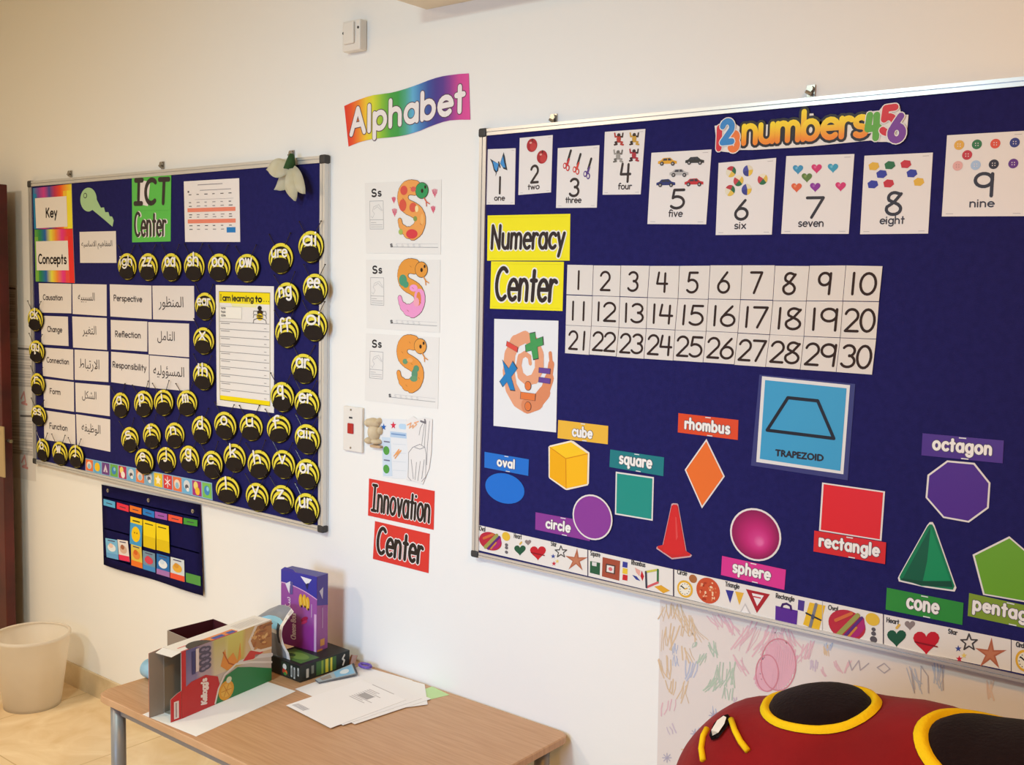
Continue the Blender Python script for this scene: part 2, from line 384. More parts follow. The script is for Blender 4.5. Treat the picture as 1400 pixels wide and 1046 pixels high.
# the open door leaf folded back towards the wall
dx = at((15, 500), -.068).x
door = empty('door_1', (dx-.42, -.11, 0)); tag(door, kind='structure')
M_door = mat('dark_red_wood', '#5e1c18', .4, .5, col2='#431210', vscale=6)
boxmesh('door_leaf', (dx-.86, -.11, .01), (dx, -.068, at((10, 250), -.11).z), M_door, door, .003)
hp = at((3, 617), -.112)
boxmesh('handle_plate', (hp.x-.03, -.117, at((3, 652), -.112).z), (hp.x+.022, -.1095, at((3, 583), -.112).z), mat('brass_plate', '#c9b184', .45, .5, metal=.4, var=.1), door, .002)
bm = bmesh.new(); k = at((30, 607), -.09); tube(bm, [(dx-.004, -.089, k.z), (dx+.03, -.089, k.z)], .008, 10); frommesh('latch_bolt', bm, M_steel, door)

# ------------------------------------------------------------------ notice boards
def notice_board(x0, x1, z0, z1, label, clips, wt, wb):
    r = empty('notice_board', ((x0+x1)/2, 0, (z0+z1)/2), label, 'notice board')
    boxmesh('felt_panel', (x0+.012, -BF, z0+.006), (x1-.012, -.004, z1-.012), M_felt, r)
    bm = bmesh.new()
    def bx(lo, hi):
        g = bmesh.ops.create_cube(bm, size=1)['verts']; lo, hi = Vector(lo), Vector(hi); c, d = (lo+hi)/2, hi-lo
        for v in g: v.co = Vector((v.co.x*d.x, v.co.y*d.y, v.co.z*d.z))+c
        return g
    for (a, b, y) in ((0, .42, -.024), (.42, .52, -.0195), (.52, 1, -.0235)):
        sa, sb, ta, tb_, ba, bb2 = a*.024, b*.024, a*wt, b*wt, a*wb, b*wb
        bx((x0+sa, y, z0+ba), (x0+sb, -.0004, z1-ta)); bx((x1-sb, y, z0+ba), (x1-sa, -.0004, z1-ta))
        bx((x0+sb, y, z0+ba), (x1-sb, -.0004, z0+bb2)); bx((x0+sb, y, z1-tb_), (x1-sb, -.0004, z1-ta))
    bx((x0-.0015, -.008, z0-.0015), (x1+.0015, -.0005, z1+.0015))
    frommesh('frame', bm, M_alu, r)
    for cx, sx in ((x0, 1), (x1, -1)):
        for cz, sz in ((z0, 1), (z1, -1)):
            wz = wt if sz < 0 else wb; a, b = sorted((cx-sx*.003, cx+sx*.026)); c, d = sorted((cz-sz*.003, cz+sz*(wz+.004)))
            boxmesh('corner_cap', (a, -.0275, c), (b, -.0004, d), M_dark, r, .006, 3)
    for p in clips:
        q = at(p, -.012)
        bm = bmesh.new()
        g = bmesh.ops.create_cube(bm, size=1)['verts']
        for v in g: v.co = Vector((v.co.x*.018+q.x, v.co.y*.004-.003, v.co.z*.026+q.z-.004))
        tube(bm, [(q.x, -.003, q.z), (q.x, -.013, q.z)], .0075, 10)
        tube(bm, [(q.x-.008, -.012, q.z-.006), (q.x+.004, -.014, q.z-.012)], .004, 8)
        frommesh('mounting_clip', bm, M_steel, r)
    return r
notice_board(-4.437, -2.572, .925, 2.123, 'blue felt notice board in aluminium frame covered with striped bees', [(93.7, 236), (219.4, 224), (396.6, 209)], .022, .018)
notice_board(-1.939, .46, .9615, 2.1555, 'wide blue felt notice board holding number cards and coloured shapes', [(755, 160), (1107, 121)], .018, .0135)

# ------------------------------------------------------------------ left board: cards
INK = '#2b2422'
RB1 = ['#2f86b5', '#8c4f9c', '#d3468f', '#4a55a0', '#c43a58', '#f0582c', '#f6a93a', '#f2df3c']
RB2 = ['#6aa844', '#2f8a55', '#2b62b0', '#e7df4a', '#f08a3a', '#e63d8c', '#e8433c', '#ea3a34']
def rainbow_card(px, stops, side, white, word, wx, base, cap, label):
    c = card(px, '#e8e4dc', 0)
    n = len(stops)-1
    for i in range(n): c.poly([(i/n, 0), ((i+1)/n, 0), ((i+1)/n, 1), (i/n, 1)], [stops[i], stops[i+1], stops[i+1], stops[i]], 1)
    c.rect(0, 0, .09, .86, side[0], 2); c.rect(.88, 0, 1, .86, side[1], 2); c.rect(.79, 0, .88, .86, side[2], 2)
    c.pxpoly(white, '#eae3dc', 3)
    for st in [1]:
        p0, p1 = at((wx[0], base), -c.y1), at((wx[1], base), -c.y1); h = abs(at((wx[0], base-cap), -c.y1).z-p0.z)
        for q in strokes(word, p0.x, p1.x, p0.z, h, .12):
            for qd in ribbon(q, .0075, 4): j = lift(c.acc); c.acc.add([Vector((a, -c.y1-(4+j)*LAY, b)) for a, b in qd], INK)
    return c.build('rainbow_card', PAPER, None, label, 'sign', 'rainbow title cards')
rainbow_card(Zk((262, 450), (568, 415), (578, 770), (273, 775)), RB1, ('#2f86b5', '#f3e53e', '#f2c23c'), Zk((280, 530), (530, 512), (538, 755), (290, 768)), 'Key', (63.7, 78.3), 297, 12, 'rainbow edged card reading Key at the top corner of the bee board')
rainbow_card([(47.3, 314), (99.5, 312.8), (102.2, 387), (49, 384.8)], RB2, ('#7db648', '#ea3a34', '#e9524a'), [(49.4, 330), (93, 329), (94.6, 369.6), (50.6, 369.6)], 'Concepts', (53.3, 91), 360, 12, 'rainbow edged card reading Concepts directly under the Key card')
kp = Zk((770, 550), (800, 605), (825, 602), (835, 640), (860, 640), (870, 672), (890, 675), (903, 705), (893, 755), (820, 692), (740, 622))
ka = [(703+65*cos(RD(a)), 540-95*sin(RD(a))) for a in range(0, 300, 12)]
kc = cutout(Zk(*ka[0:24], (735, 622), (820, 692), (893, 755), (903, 705), (890, 675), (870, 672), (860, 640), (835, 640), (825, 602), (800, 605)), '#a9cf9c', 0)
for r_, c_ in ((3.2, '#3c4a3e'), (2.2, '#a9cf9c')): kc.pxell(116.6, 267.4, r_*.8, r_*1.15, c_, 1 if r_ > 3 else 2)
kc.build('key_cutout', LAM, None, 'pale green paper key shape beside the Key card', 'cutout')
c = card(Zk((632, 797), (920, 790), (925, 1043), (637, 1043)), '#e4ddd8', 0)
c.font(arabic('\u0627\u0644\u0645\u0641\u0627\u0647\u064a\u0645 \u0627\u0644\u0627\u0633\u0627\u0633\u064a\u0647'), .05, .9, .53, INK, 1); c.build('word_card', PAPER, None, 'white card of Arabic writing pinned below the green paper key', 'word card', 'word cards on the bee board')
c = card(Zk((1047, 350), (1360, 338), (1357, 622), (1050, 628)), '#5cc250', 1)
c.poly([(.12, .2), (.2, .88), (.48, .8), (.42, .12)], '#e9e2e2', 1); c.text('ICT', .08, .93, .2, .66, .018, '#33292a', 2, .14, .06); c.build('sign_card', LAM, None, 'bright green card reading ICT above the Center card', 'sign', 'green title cards')
c = card(Zk((1050, 622), (1357, 616), (1355, 872), (1050, 880)), '#5cc250', 0)
c.text('Center', .1, .9, .2, .7, .0155, '#e9e2e2', 1, .14); c.text('Center', .08, .88, .2, .7, .0115, '#33292a', 2, .14); c.build('sign_card', LAM, None, 'bright green card reading Center directly under the ICT card', 'sign', 'green title cards')

c = card(Zs((172, 375), (588, 350), (596, 830), (182, 830)), '#ece6e4', 0)
c.rect(.06, .49, .93, .555, '#ea8a72', 1); c.rect(.06, .305, .93, .37, '#ea8a72', 1); c.rect(.77, .15, .925, .235, '#2f7fc4', 1)
c.rect(.26, .925, .71, .936, '#8a8488', 1); c.rect(.3, .835, .86, .845, '#9a9498', 1); c.rect(.07, .81, .1, .84, '#6a6468', 1)
for j, t in enumerate((.77, .64, .58, .44, .40, .26, .2)):
    for i in range(6):
        if not (j in (6,) and i == 5): c.rect(.09+i*.145, t, .13+i*.145+random.uniform(0, .03), t+.012, '#8f898c' if (i*j) % 5 else '#3a3638', 1)
c.rect(.2, .69, .9, .694, '#9a9498', 1)
c.build('timetable_sheet', PAPER, None, 'white timetable sheet with two salmon bars and a blue box', 'paper')

WC = [('Causation', Zw((172, 142), (405, 147), (405, 358), (180, 352)), .13, .73, .44, .17),
 ('Change', Zw((190, 375), (380, 382), (385, 592), (192, 580)), .24, .78, .46, .18),
 ('Connection', Zw((195, 602), (418, 617), (420, 835), (203, 805)), .15, .86, .5, .17),
 ('Form', Zw((205, 826), (423, 850), (425, 1062), (210, 1030)), .22, .56, .52, .17),
 ('Function', Zb((245, 252), (508, 290), (512, 540), (250, 500)), .19, .75, .42, .18),
 ('Perspective', Zw((680, 150), (978, 160), (980, 400), (685, 380)), .1, .78, .5, .17),
 ('Reflection', Zw((687, 405), (948, 417), (948, 632), (690, 615)), .13, .82, .44, .19),
 ('Responsibility', Zw((690, 632), (960, 655), (960, 888), (690, 850)), .05, .93, .5, .18)]
for w_, q_, s0, s1, t0, cp in WC:
    c = card(q_, '#e3dcd9', 0); c.text(w_, s0, s1, t0, cp, .0043, '#4a4346', 1, .1)
    c.build('word_card', PAPER, None, 'white word card reading %s on the bee board' % w_, 'word card', 'word cards on the bee board')
AR = [('\u0627\u0644\u0633\u0628\u0628\u064a\u0647', Zw((412, 147), (657, 152), (658, 378), (415, 362)), .17, .66, .47, 'Causation'),
 ('\u0627\u0644\u062a\u063a\u064a\u0631', Zw((412, 380), (658, 392), (660, 620), (418, 602)), .3, .7, .46, 'Change'),
 ('\u0627\u0644\u0627\u0631\u062a\u0628\u0627\u0637', Zw((428, 617), (670, 632), (670, 850), (430, 833)), .14, .74, .4, 'Connection'),
 ('\u0627\u0644\u0634\u0643\u0644', Zb((510, 20), (800, 45), (800, 302), (515, 265)), .2, .62, .5, 'Form'),
 ('\u0627\u0644\u0648\u0638\u064a\u0641\u0647', Zb((517, 285), (803, 330), (805, 602), (525, 545)), .16, .72, .5, 'Function'),
 ('\u0627\u0644\u0645\u0646\u0638\u0648\u0631', Zw((985, 160), (1282, 162), (1285, 412), (990, 400)), .15, .75, .38, 'Perspective'),
 ('\u0627\u0644\u062a\u0627\u0645\u0644', Zw((955, 420), (1247, 432), (1247, 672), (958, 650)), .23, .66, .46, 'Reflection'),
 ('\u0627\u0644\u0645\u0633\u0624\u0648\u0644\u064a\u0647', Zw((965, 658), (1247, 682), (1248, 915), (965, 890)), .1, .88, .42, 'Responsibility')]
for w_, q_, s0, s1, t0, nx in AR:
    c = card(q_, '#e3dcd9', 0); c.font(arabic(w_), s0, s1, t0, '#3c3436', 1)
    c.build('word_card', PAPER, None, 'white Arabic word card next to the card reading %s' % nx, 'word card', 'word cards on the bee board')

# the tall learning poster
c = card([(294.9, 389.6), (374.4, 391.5), (374.4, 564.8), (296.4, 554.3)], '#ece8e4', 0)
for s0, t0, s1, t1 in ((.06, .945, .94, .95), (.06, .05, .94, .055)): c.rect(s0, t0, s1, t1, '#8a7f40', 2)
for s0 in (.06, .935): c.rect(s0, .05, s0+.006, .95, '#9a8f50', 2)
c.poly([(.065, .855), (.935, .855), (.935, .945), (.065, .945)], ['#f2e12e', '#f2e12e', '#f4dd10', '#f4dd10'], 1)
for i in range(6): c.poly([(.25+.02*i, .855-.014*i), (.75-.02*i, .855-.014*i), (.75-.02*i, .855-.014*(i-1)), (.25+.02*i, .855-.014*(i-1))], ['#ecebc8', '#ecebc8', '#f0e88a', '#f0e88a'], 1) if i > 0 and i < 3 else None
c.rect(.065, .055, .935, .09, '#f4dd10', 1)
c.text('I', .09, .1, .875, .045, .0045, '#9a9020', 2)
c.text('am', .13, .26, .875, .045, .005, '#3a3424', 2); c.text('learning', .3, .66, .875, .045, .005, '#4a4428', 2, .1); c.text('to', .7, .8, .875, .045, .006, '#2a2620', 2, .1)
for i in range(3): c.ell(.84+.04*i, .88, .008, .004, '#2a2620', 2, 8)
c.rect(.08, .73, .46, .825, '#f2efe6', 3)
for t in (.73, .825): c.line([(.08, t), (.46, t)], .0012, '#c9c4b8', 4)
for i, w_ in enumerate(('name', 'topic', 'date')): c.text(w_, .1, .18, .805-.03*i, .018, .0016, '#6a6460', 4)
for i in range(10):
    t = .69-.062*i; c.line([(.075, t+.012), (.925, t+.012)], .0016, '#8a8584', 2); c.rect(.09, t-.006, .25, t, '#a39e9c', 2); c.rect(.84, t-.03, .88, t-.024, '#b5b0ae', 2)
for (s, t, rs, rt, cc) in ((.77, .825, .035, .018, '#2a2424'), (.775, .79, .05, .02, '#3a2c20'), (.77, .755, .055, .028, '#e8c820'), (.77, .762, .052, .006, '#2a2424'), (.77, .745, .05, .006, '#2a2424')): c.ell(s, t, rs, rt, cc, 3 if cc != '#2a2424' else 4, 14)
for sx in (-1, 1):
    for k_, (a, b) in enumerate(((.8, .8), (.775, .77), (.75, .73))): c.line([(.77, a), (.77+sx*.1, b), (.77+sx*.11, b-.025)], .002, '#3a3030', 3)
c.build('learning_poster', PAPER, None, 'tall white form with yellow heading strip and small printed bee', 'poster')

# weather picture strip along the foot of the board
acc = Acc(); L0, L1, H0, H1 = (116.7, 626.4), (289.7, 660.4), (116.7, 643.5), (290.6, 684)
c = card([L0, L1, H1, H0], '#8fb8d8', 0)
WT = ['#e8703a', '#5fb0dc', '#6a3a86', '#6cb04a', '#b8235c', '#6fb4dc', '#e8804a', '#7fb0cc', '#eecb2e', '#d83a3e', '#ea7a4a', '#6fb6e0', '#a8267c', '#7cc05a']
for i, col in enumerate(WT):
    a, b = i/14+.004, (i+1)/14-.004; m_ = (a+b)/2; wq = (b-a)
    c.rect(a, .06, b, .94, col, 1)
    if i in (1,): c.ell(m_, .5, wq*.36, .34, '#f4c818', 2)
    elif i in (0, 6, 10): c.ell(m_, .5, wq*.34, .3, '#f2d9c8', 2); c.ell(m_, .42, wq*.2, .2, '#8fc0d8', 3)
    elif i == 2: c.poly([(m_-wq*.3, .25), (m_+wq*.3, .25), (m_, .85)], '#d8c8dc', 2); c.rect(m_-wq*.06, .15, m_+wq*.06, .4, '#7a5a8a', 3)
    elif i in (3, 13): c.ell(m_, .5, wq*.3, .28, '#3a86c4', 2); c.ell(m_+wq*.1, .6, wq*.14, .14, '#8fd0e8', 3)
    elif i in (4, 12): c.ell(m_-wq*.1, .65, wq*.25, .25, '#f0d878', 2); c.ell(m_+wq*.08, .34, wq*.26, .24, '#f4e8e0' if i == 4 else '#f0c030', 3)
    elif i in (5, 7, 11): c.ell(m_, .58, wq*.36, .3, '#d8dce0', 2); c.ell(m_, .45, wq*.2, .16, '#5a5a66', 3); c.ell(m_+wq*.1, .3, wq*.18, .12, '#e8e8ea', 3)
    elif i == 8: c.poly([(m_+wq*.36*cos(RD(90+72*j+k*36))*(1 if k == 0 else .5), .5+.36*sin(RD(90+72*j+k*36))*(1 if k == 0 else .5)) for j in range(5) for k in (0, 1)], '#fbf3d0', 2)
    else:
        for j in range(3): c.line([(m_+wq*.33*cos(RD(60*j+30)), .5+.33*sin(RD(60*j+30))), (m_-wq*.33*cos(RD(60*j+30)), .5-.33*sin(RD(60*j+30)))], .004, '#f6e6ea', 2)
c.build('border_strip', LAM, None, 'narrow strip of bright weather pictures along the foot of the bee board', 'border strip')

# ------------------------------------------------------------------ the bees
M_by = mat('bee_yellow', '#f0df3e', .4, .5, var=.08, vscale=30); M_bk = mat('bee_black', '#1c1412', .6, .2, var=.05, vscale=30)
M_bl = mat('bee_lettering', '#f2efea', .5, .4, var=.02)
def egg(n=36):
    o = []
    for i in range(n):
        a = 2*pi*i/n; x, y = .5*cos(a), .5*sin(a)
        if y < 0: x *= 1-.10*(-y/.5)
        o.append((x, y))
    return o
EGG = egg()
def band(sx, sy): return [(x*sx, -.47+(y+.5)*sy+.0 if sy < .99 else y*sy) for x, y in EGG]
def layered(layers):
    V, F, MI = [], [], []
    for pts, y0, y1, mi in layers:
        i = len(V); n = len(pts); V += [(x, -y0, z) for x, z in pts]+[(x*.985, -y1, z*.985) for x, z in pts]
        F.append(list(range(i+n, i+2*n))); MI.append(mi)
        for k in range(n): F.append([i+k, i+(k+1) % n, i+n+(k+1) % n, i+n+k]); MI.append(mi)
    return V, F, MI
def bee_meshes():
    V, F, MI = layered([(EGG, 0, .0022, 1), (band(.955, .965), .0, .0032, 0), (band(.86, .86), .0, .0040, 1), (band(.775, .775), 0, .0048, 0), (band(.665, .655), 0, .0056, 1), (band(.60, .58), 0, .0064, 0)])
    b = bpy.data.meshes.new('bee_body'); b.from_pydata(V, [], F); b.materials.append(M_by); b.materials.append(M_bk)
    for p, mi in zip(b.polygons, MI): p.material_index = mi
    fp = []
    for i in range(36):
        a = 2*pi*i/36; e = 2.6; x = .36*math.copysign(abs(cos(a))**(2/e), cos(a)); z = -.21+.245*math.copysign(abs(sin(a))**(2/e), sin(a))
        x *= 1+.14*min(1, max(-1, (-.21-z)/.24)) if z > -.3 else 1.05-.5*(-.3-z)/.2
        fp.append((x, max(z, -.5+.0)))
    V, F, MI = layered([(fp, 0, .0074, 0)])
    f = bpy.data.meshes.new('bee_face'); f.from_pydata(V, [], F); f.materials.append(M_bk)
    an = []
    for sx in (-1, 1):
        bm = bmesh.new()
        p = [(sx*.2, -.004, .42), (sx*.3, -.006, .58), (sx*.41, -.009, .76)]
        tube(bm, p, .010, 6); g = bmesh.ops.create_icosphere(bm, subdivisions=1, radius=.026)['verts']
        for v in g: v.co += Vector((sx*.415, -.007, .775))
        for v in bm.verts: v.co.y = -.005+(v.co.y+.007)*.12      # the root's scale acts on width and height only
        me = bpy.data.meshes.new('bee_antenna'); bm.to_mesh(me); bm.free(); me.materials.append(M_black); an.append(me)
    return b, f, an
BB, BFc, BA = bee_meshes()
BEES = [  # letters, x0, x1, y0, y1, tilt, place
 ('igh', 160.5, 187, 346, 383.5, 0, 'first in the row under the ICT sign'), ('zz', 188.8, 216, 346, 385, 0, 'under the ICT sign'), ('oa', 220, 248, 346, 385.7, 0, 'in the row under the ICT sign'),
 ('sh', 250.7, 280, 345, 385.7, 0, 'under the timetable sheet'), ('oo', 283.4, 315.3, 346.5, 386, 0, 'under the timetable sheet'), ('ow', 320.6, 354.4, 347, 387, 2, 'above the tall learning poster'),
 ('ure', 366.3, 401, 332, 375.6, 2, 'beside the bee lettered ai'), ('ai', 406.8, 442.4, 315.5, 360.4, 0, 'highest on the board'),
 ('ng', 374.7, 409, 385.8, 428.8, 8, 'at the top corner of the learning poster'), ('ee', 413, 447.8, 373.8, 417.3, 0, 'touching the aluminium frame'), ('ff', 375.3, 409, 434, 477, 8, 'beside the learning poster'),
 ('oi', 411.4, 447.4, 424, 468, 0, 'touching the aluminium frame'), ('ar', 397, 433.6, 483, 526.3, 0, 'on its own beside the learning poster'), ('q', 369, 402.5, 521.5, 565, 4, 'over the bottom corner of the learning poster'),
 ('er', 401.5, 437, 531, 574.4, 2, 'beside the bee lettered q'), ('air', 401.8, 437.8, 579, 623, 0, 'near the frame'), ('or', 402.8, 437, 626.4, 671, 4, 'near the frame'), ('ur', 402, 436.9, 673, 718.7, 4, 'lowest beside the corner of the frame'),
 ('ear', 265.8, 294.5, 399.6, 439.3, 0, 'beside the top of the learning poster'), ('x', 263.3, 293, 447, 486, 0, 'beside the learning poster'), ('th', 263, 292.6, 495.7, 535, 0, 'beside the learning poster'),
 ('a', 152.9, 177, 536, 572.7, 14, 'under the Responsibility card'), ('p', 182.6, 209.4, 533.4, 571.6, 15, 'under the Responsibility card'), ('i', 209.6, 237.2, 532, 570, 12, 'under the Responsibility card'), ('m', 241, 270, 532.8, 570.5, 10, 'under the Responsibility card'),
 ('s', 165, 190, 583, 620, 16, 'near the Function card'), ('t', 194.7, 220, 578, 615, 14, 'between the s and n bees'), ('n', 225, 252.6, 576.8, 614.6, 12, 'between the t and d bees'),
 ('d', 261.4, 289, 568, 608.6, 4, 'under the m bee'), ('o', 291.9, 323.4, 562, 603, 0, 'under the learning poster'), ('u', 326.6, 359.6, 564.5, 604.6, 6, 'under the learning poster'), ('f', 363.6, 398, 567, 607, 14, 'under the q bee'),
 ('e', 183.8, 210, 612.6, 650.5, 4, 'overlapping the weather strip'), ('j', 214, 241, 610.4, 648, 3, 'above the weather strip'), ('g', 245, 272.7, 608.3, 648, 0, 'above the weather strip'), ('c', 275.4, 304.7, 615.3, 656.7, 12, 'above the weather strip'),
 ('k', 304.7, 336.5, 605.7, 647.7, 6, 'under the o bee'), ('h', 337.5, 370.3, 614.3, 656.7, 14, 'under the u bee'), ('v', 370.7, 404, 614.3, 656.7, 2, 'under the f bee'),
 ('l', 294, 327.8, 650.3, 690.4, 8, 'at the end of the weather strip'), ('y', 335, 367.7, 659, 701.4, 6, 'in the lowest row'), ('z', 368.7, 402.8, 662, 704.6, 8, 'in the lowest row'),
 ('ck', 37.2, 58.8, 420.8, 453.7, 0, 'hanging over the outer frame by the Change card'), ('qu', 39, 60.5, 465, 497, 0, 'hanging over the outer frame by the Connection card'), ('r', 41.4, 61, 509.7, 541.6, 0, 'hanging over the outer frame by the Form card'), ('ss', 42, 63, 553.3, 583.4, 0, 'hanging over the outer frame by the Function card'),
 ('b', 49.6, 67.4, 599, 632, 0, 'at the lower outer corner of the board'), ('w', 70.7, 92.6, 603, 637.8, 4, 'under the Function card'), ('J', 93.4, 114.2, 607.7, 641, 4, 'before the start of the weather strip')]
G['J'] = (.4, [[(.3, 1), (.3, .1)] + A(.1, .1, .2, .22, 0, -140, 7)])
for i, (tx, x0, x1, y0, y1, tilt, place) in enumerate(BEES):
    yo = -.0255 if x0 < 46 or x1 > 436 or y1 > 700 or (tx in 'lbwJy' and y1 > 630 and x0 < 340) else -(BF+.0012+.0022*(i % 3))
    if tx in ('m', 'e', 'q', 'ng', 'ff', 'l'): yo -= .002
    ca = at(((x0+x1)/2, (y0+y1)/2), yo-.003); wd = at((x1, (y0+y1)/2), yo-.003).x-at((x0, (y0+y1)/2), yo-.003).x; hg = at((x0, y0), yo-.003).z-at((x0, y1), yo-.003).z
    # the pixel box of a disc on the sloping plane is taller than the disc
    sl = abs(at((x0, (y0+y1)/2), yo).z-at((x1, (y0+y1)/2), yo).z); hg = max(hg-.35*sl, .092)
    root = empty('bee_cutout', (ca.x, yo, ca.z), 'striped yellow and black bee lettered %s, %s' % (tx, place), 'bee', 'bees on the notice board')
    root.rotation_euler = (0, -RD(tilt)*.8, 0); root.scale = (wd, 1, hg)
    def kid(n, me):
        o = bpy.data.objects.new(n, me); COL.objects.link(o); o.parent = root; return o
    kid('body', BB); kid('face', BFc); kid('antenna', BA[0]); kid('antenna', BA[1])
    n = len(tx); half = {1: .12, 2: .23, 3: .3}[n]
    if tx in ('i', 'l', 'j', 'J'): half = .06
    V, F = [], []
    for st in strokes(tx, -half, half, .06 if tx not in 'pgqyj' else .1, .42 if n < 3 else .34, .12):
        for q in ribbon(st, .068 if n < 3 else .055, 4): F.append(list(range(len(V), len(V)+len(q)))); V += [(a, -.0078-.00004*(len(F) % 14), b) for a, b in q]
    me = bpy.data.meshes.new('bee_lettering'); me.from_pydata(V, [], F); me.materials.append(M_bl); kid('lettering', me)

# the paper lily hung from the clip
fl = empty('paper_lily', at((396, 228), -.04), 'cream paper lily with green calyx hanging over the top frame', 'paper flower')
M_pet = mat('cream_petal', '#f6f1dc', .7, .3, col2='#eee6c6', vscale=25); M_cal = mat('green_calyx', '#35592c', .7, .3, col2='#284a22', vscale=40)
bm = bmesh.new(); tp, bt = at((399, 211), -.038), at((396, 231), -.05); tube(bm, [tp, tp*.6+bt*.4, bt], .008, 10, .02); frommesh('calyx', bm, M_cal, fl, True)
def petal(tip, wid, y1, cup):
    a = at((395.5, 228), -.05); b = at(tip, y1); bm = bmesh.new(); ax = (b-a); L_ = ax.length; ax.normalize(); sd = ax.cross(Vector((0, 1, 0))).normalized(); nr = sd.cross(ax)
    rows = []
    for i in range(11):
        t = i/10; w_ = wid*(sin(pi*min(1, t*.92+.08))**.75)*(1 if t < .98 else .25); o = -cup*sin(pi*t)
        rows.append([bm.verts.new(a+ax*(L_*t)+sd*(w_*k/2)+nr*(o+abs(k)*abs(k)*.009)) for k in (-1, -.5, 0, .5, 1)])
    for i in range(10):
        for k in range(4): bm.faces.new((rows[i][k], rows[i][k+1], rows[i+1][k+1], rows[i+1][k]))
    bmesh.ops.solidify(bm, geom=list(bm.faces), thickness=.0012)
    frommesh('petal', bm, M_pet, fl, True)
petal((363.5, 232), .062, -.075, .012); petal((374.4, 259.5), .066, -.055, -.01); petal((401.7, 274.5), .066, -.06, .012); petal((414.4, 264.5), .056, -.07, .004)
bm = bmesh.new()
for dx_, dz_ in ((-.004, 0), (.004, -.004)): tube(bm, [at((395.5, 230), -.05), at((395+dx_*900, 250-dz_*600), -.052)], .0025, 6)
frommesh('stamen', bm, mat('brown_stamen', '#7a6a4a', .7, .3, var=.1), fl)

# ------------------------------------------------------------------ pocket chart under the board
def wallpx(name, px, col, lvl, m, th=.0009): return card(px, col, lvl, 'wall', th)
M_navy = mat('navy_canvas', '#26226a', .85, .2, bump=.3, scale=300, var=.15, vscale=30, dist=.002)
pc = empty('pocket_chart', at((208, 740), -.004), 'navy blue cloth pocket chart hanging on the wall below the bee board', 'pocket chart')
qs = [at(p, -.006) for p in Zp((203, 117), (910, 262), (940, 912), (225, 690))]
bm = bmesh.new(); rows = []
for j in range(9):
    t = j/8; rows.append([])
    for i in range(15):
        s = i/14; p = bil(qs)(s, 1-t); rows[-1].append(bm.verts.new(Vector((p.x, -.006-.004*t*(1+sin(s*9)), p.z))))
for j in range(8):
    for i in range(14): bm.faces.new((rows[j][i], rows[j+1][i], rows[j+1][i+1], rows[j][i+1]))
bmesh.ops.solidify(bm, geom=list(bm.faces), thickness=.0015); frommesh('backing_cloth', bm, M_navy, pc, True)
M_clear = mat('pocket_film', '#3a3878', .2, .6, var=.1)
for j, t in enumerate((.86, .47, .12)):
    bm = bmesh.new(); q = [bil(qs)(.02, t), bil(qs)(.98, t), bil(qs)(.98, t-.012), bil(qs)(.02, t-.012)]
    bm.faces.new([bm.verts.new(Vector((p.x, -.0075-.004*(1-t)*2, p.z))) for p in reversed(q)]); bmesh.ops.solidify(bm, geom=list(bm.faces), thickness=.0006); frommesh('pocket_seam', bm, M_clear, pc)
for p in Zp((250, 160), (540, 230), (857, 308)):
    v = at(p, -.008); bm = bmesh.new(); tube(bm, [(v.x, -.005, v.z), (v.x, -.0105, v.z)], .008, 14); tube(bm, [(v.x, -.0105, v.z), (v.x, -.0125, v.z)], .004, 10); frommesh('eyelet', bm, M_steel, pc)
def pocket_card(px, col, draw, label, cat='card', grp='cards in the pocket chart'):
    c = card(Zp(*px), col, 9, 'wall', .0006)
    if draw: draw(c)
    c.build('pocket_card', PAPER, None, label, cat, grp)
def par(x0, y0, x1, y1, h): return [(x0, y0), (x1, y1-h), (x1, y1), (x0, y0+h)]
for x0, y0, x1, y1, col, nm in ((217, 220, 300, 287, '#5fb2e0', 'pale blue'), (312, 245, 397, 315, '#e83a4e', 'crimson'), (405, 265, 488, 333, '#ee7a2e', 'orange'), (498, 287, 580, 357, '#2f7ed0', 'bright blue'), (585, 310, 672, 374, '#a45cb4', 'purple'), (680, 330, 780, 398, '#ee5a40', 'red orange'), (790, 355, 888, 418, '#4a9a3c', 'green')):
    pocket_card(par(x0, y0, x1, y1, 45), col, lambda c: c.rect(.25, .42, .75, .55, '#4a4450', 1), 'small %s day strip in the top row of the pocket chart' % nm, 'card', 'day strips in the pocket chart')
def sunny(c): c.rect(0, 0, 1, .78, '#4aa0d8', 1); c.ell(.5, .4, .36, .28, '#f6cc1c', 2); c.ell(.4, .45, .05, .03, '#8a6a10', 3, 8); c.ell(.6, .45, .05, .03, '#8a6a10', 3, 8); c.rect(.2, .85, .8, .9, '#5a5420', 1)
pocket_card([(410, 345), (495, 368), (490, 565), (405, 540)], '#f2d62c', sunny, 'yellow headed card with a sun on blue in the pocket chart')
def yel(c): c.rect(.15, .86, .8, .9, '#5a5420', 1); c.rect(0, 0, 1, .42, '#e2c41c', 1)
pocket_card([(500, 368), (590, 392), (588, 585), (503, 560)], '#f4d820', yel, 'plain yellow card next to the sun card in the pocket chart')
pocket_card([(593, 393), (683, 415), (690, 610), (597, 585)], '#f4d820', yel, 'plain yellow card third along in the pocket chart')
def pic(a, b, d=None):
    def f(c):
        c.rect(0, 0, 1, .26, a, 1); c.ell(.5, .55, .34, .2, b, 2); c.ell(.45, .66, .18, .12, d or b, 3); c.rect(.2, .88, .8, .93, '#55506a', 1)
    return f
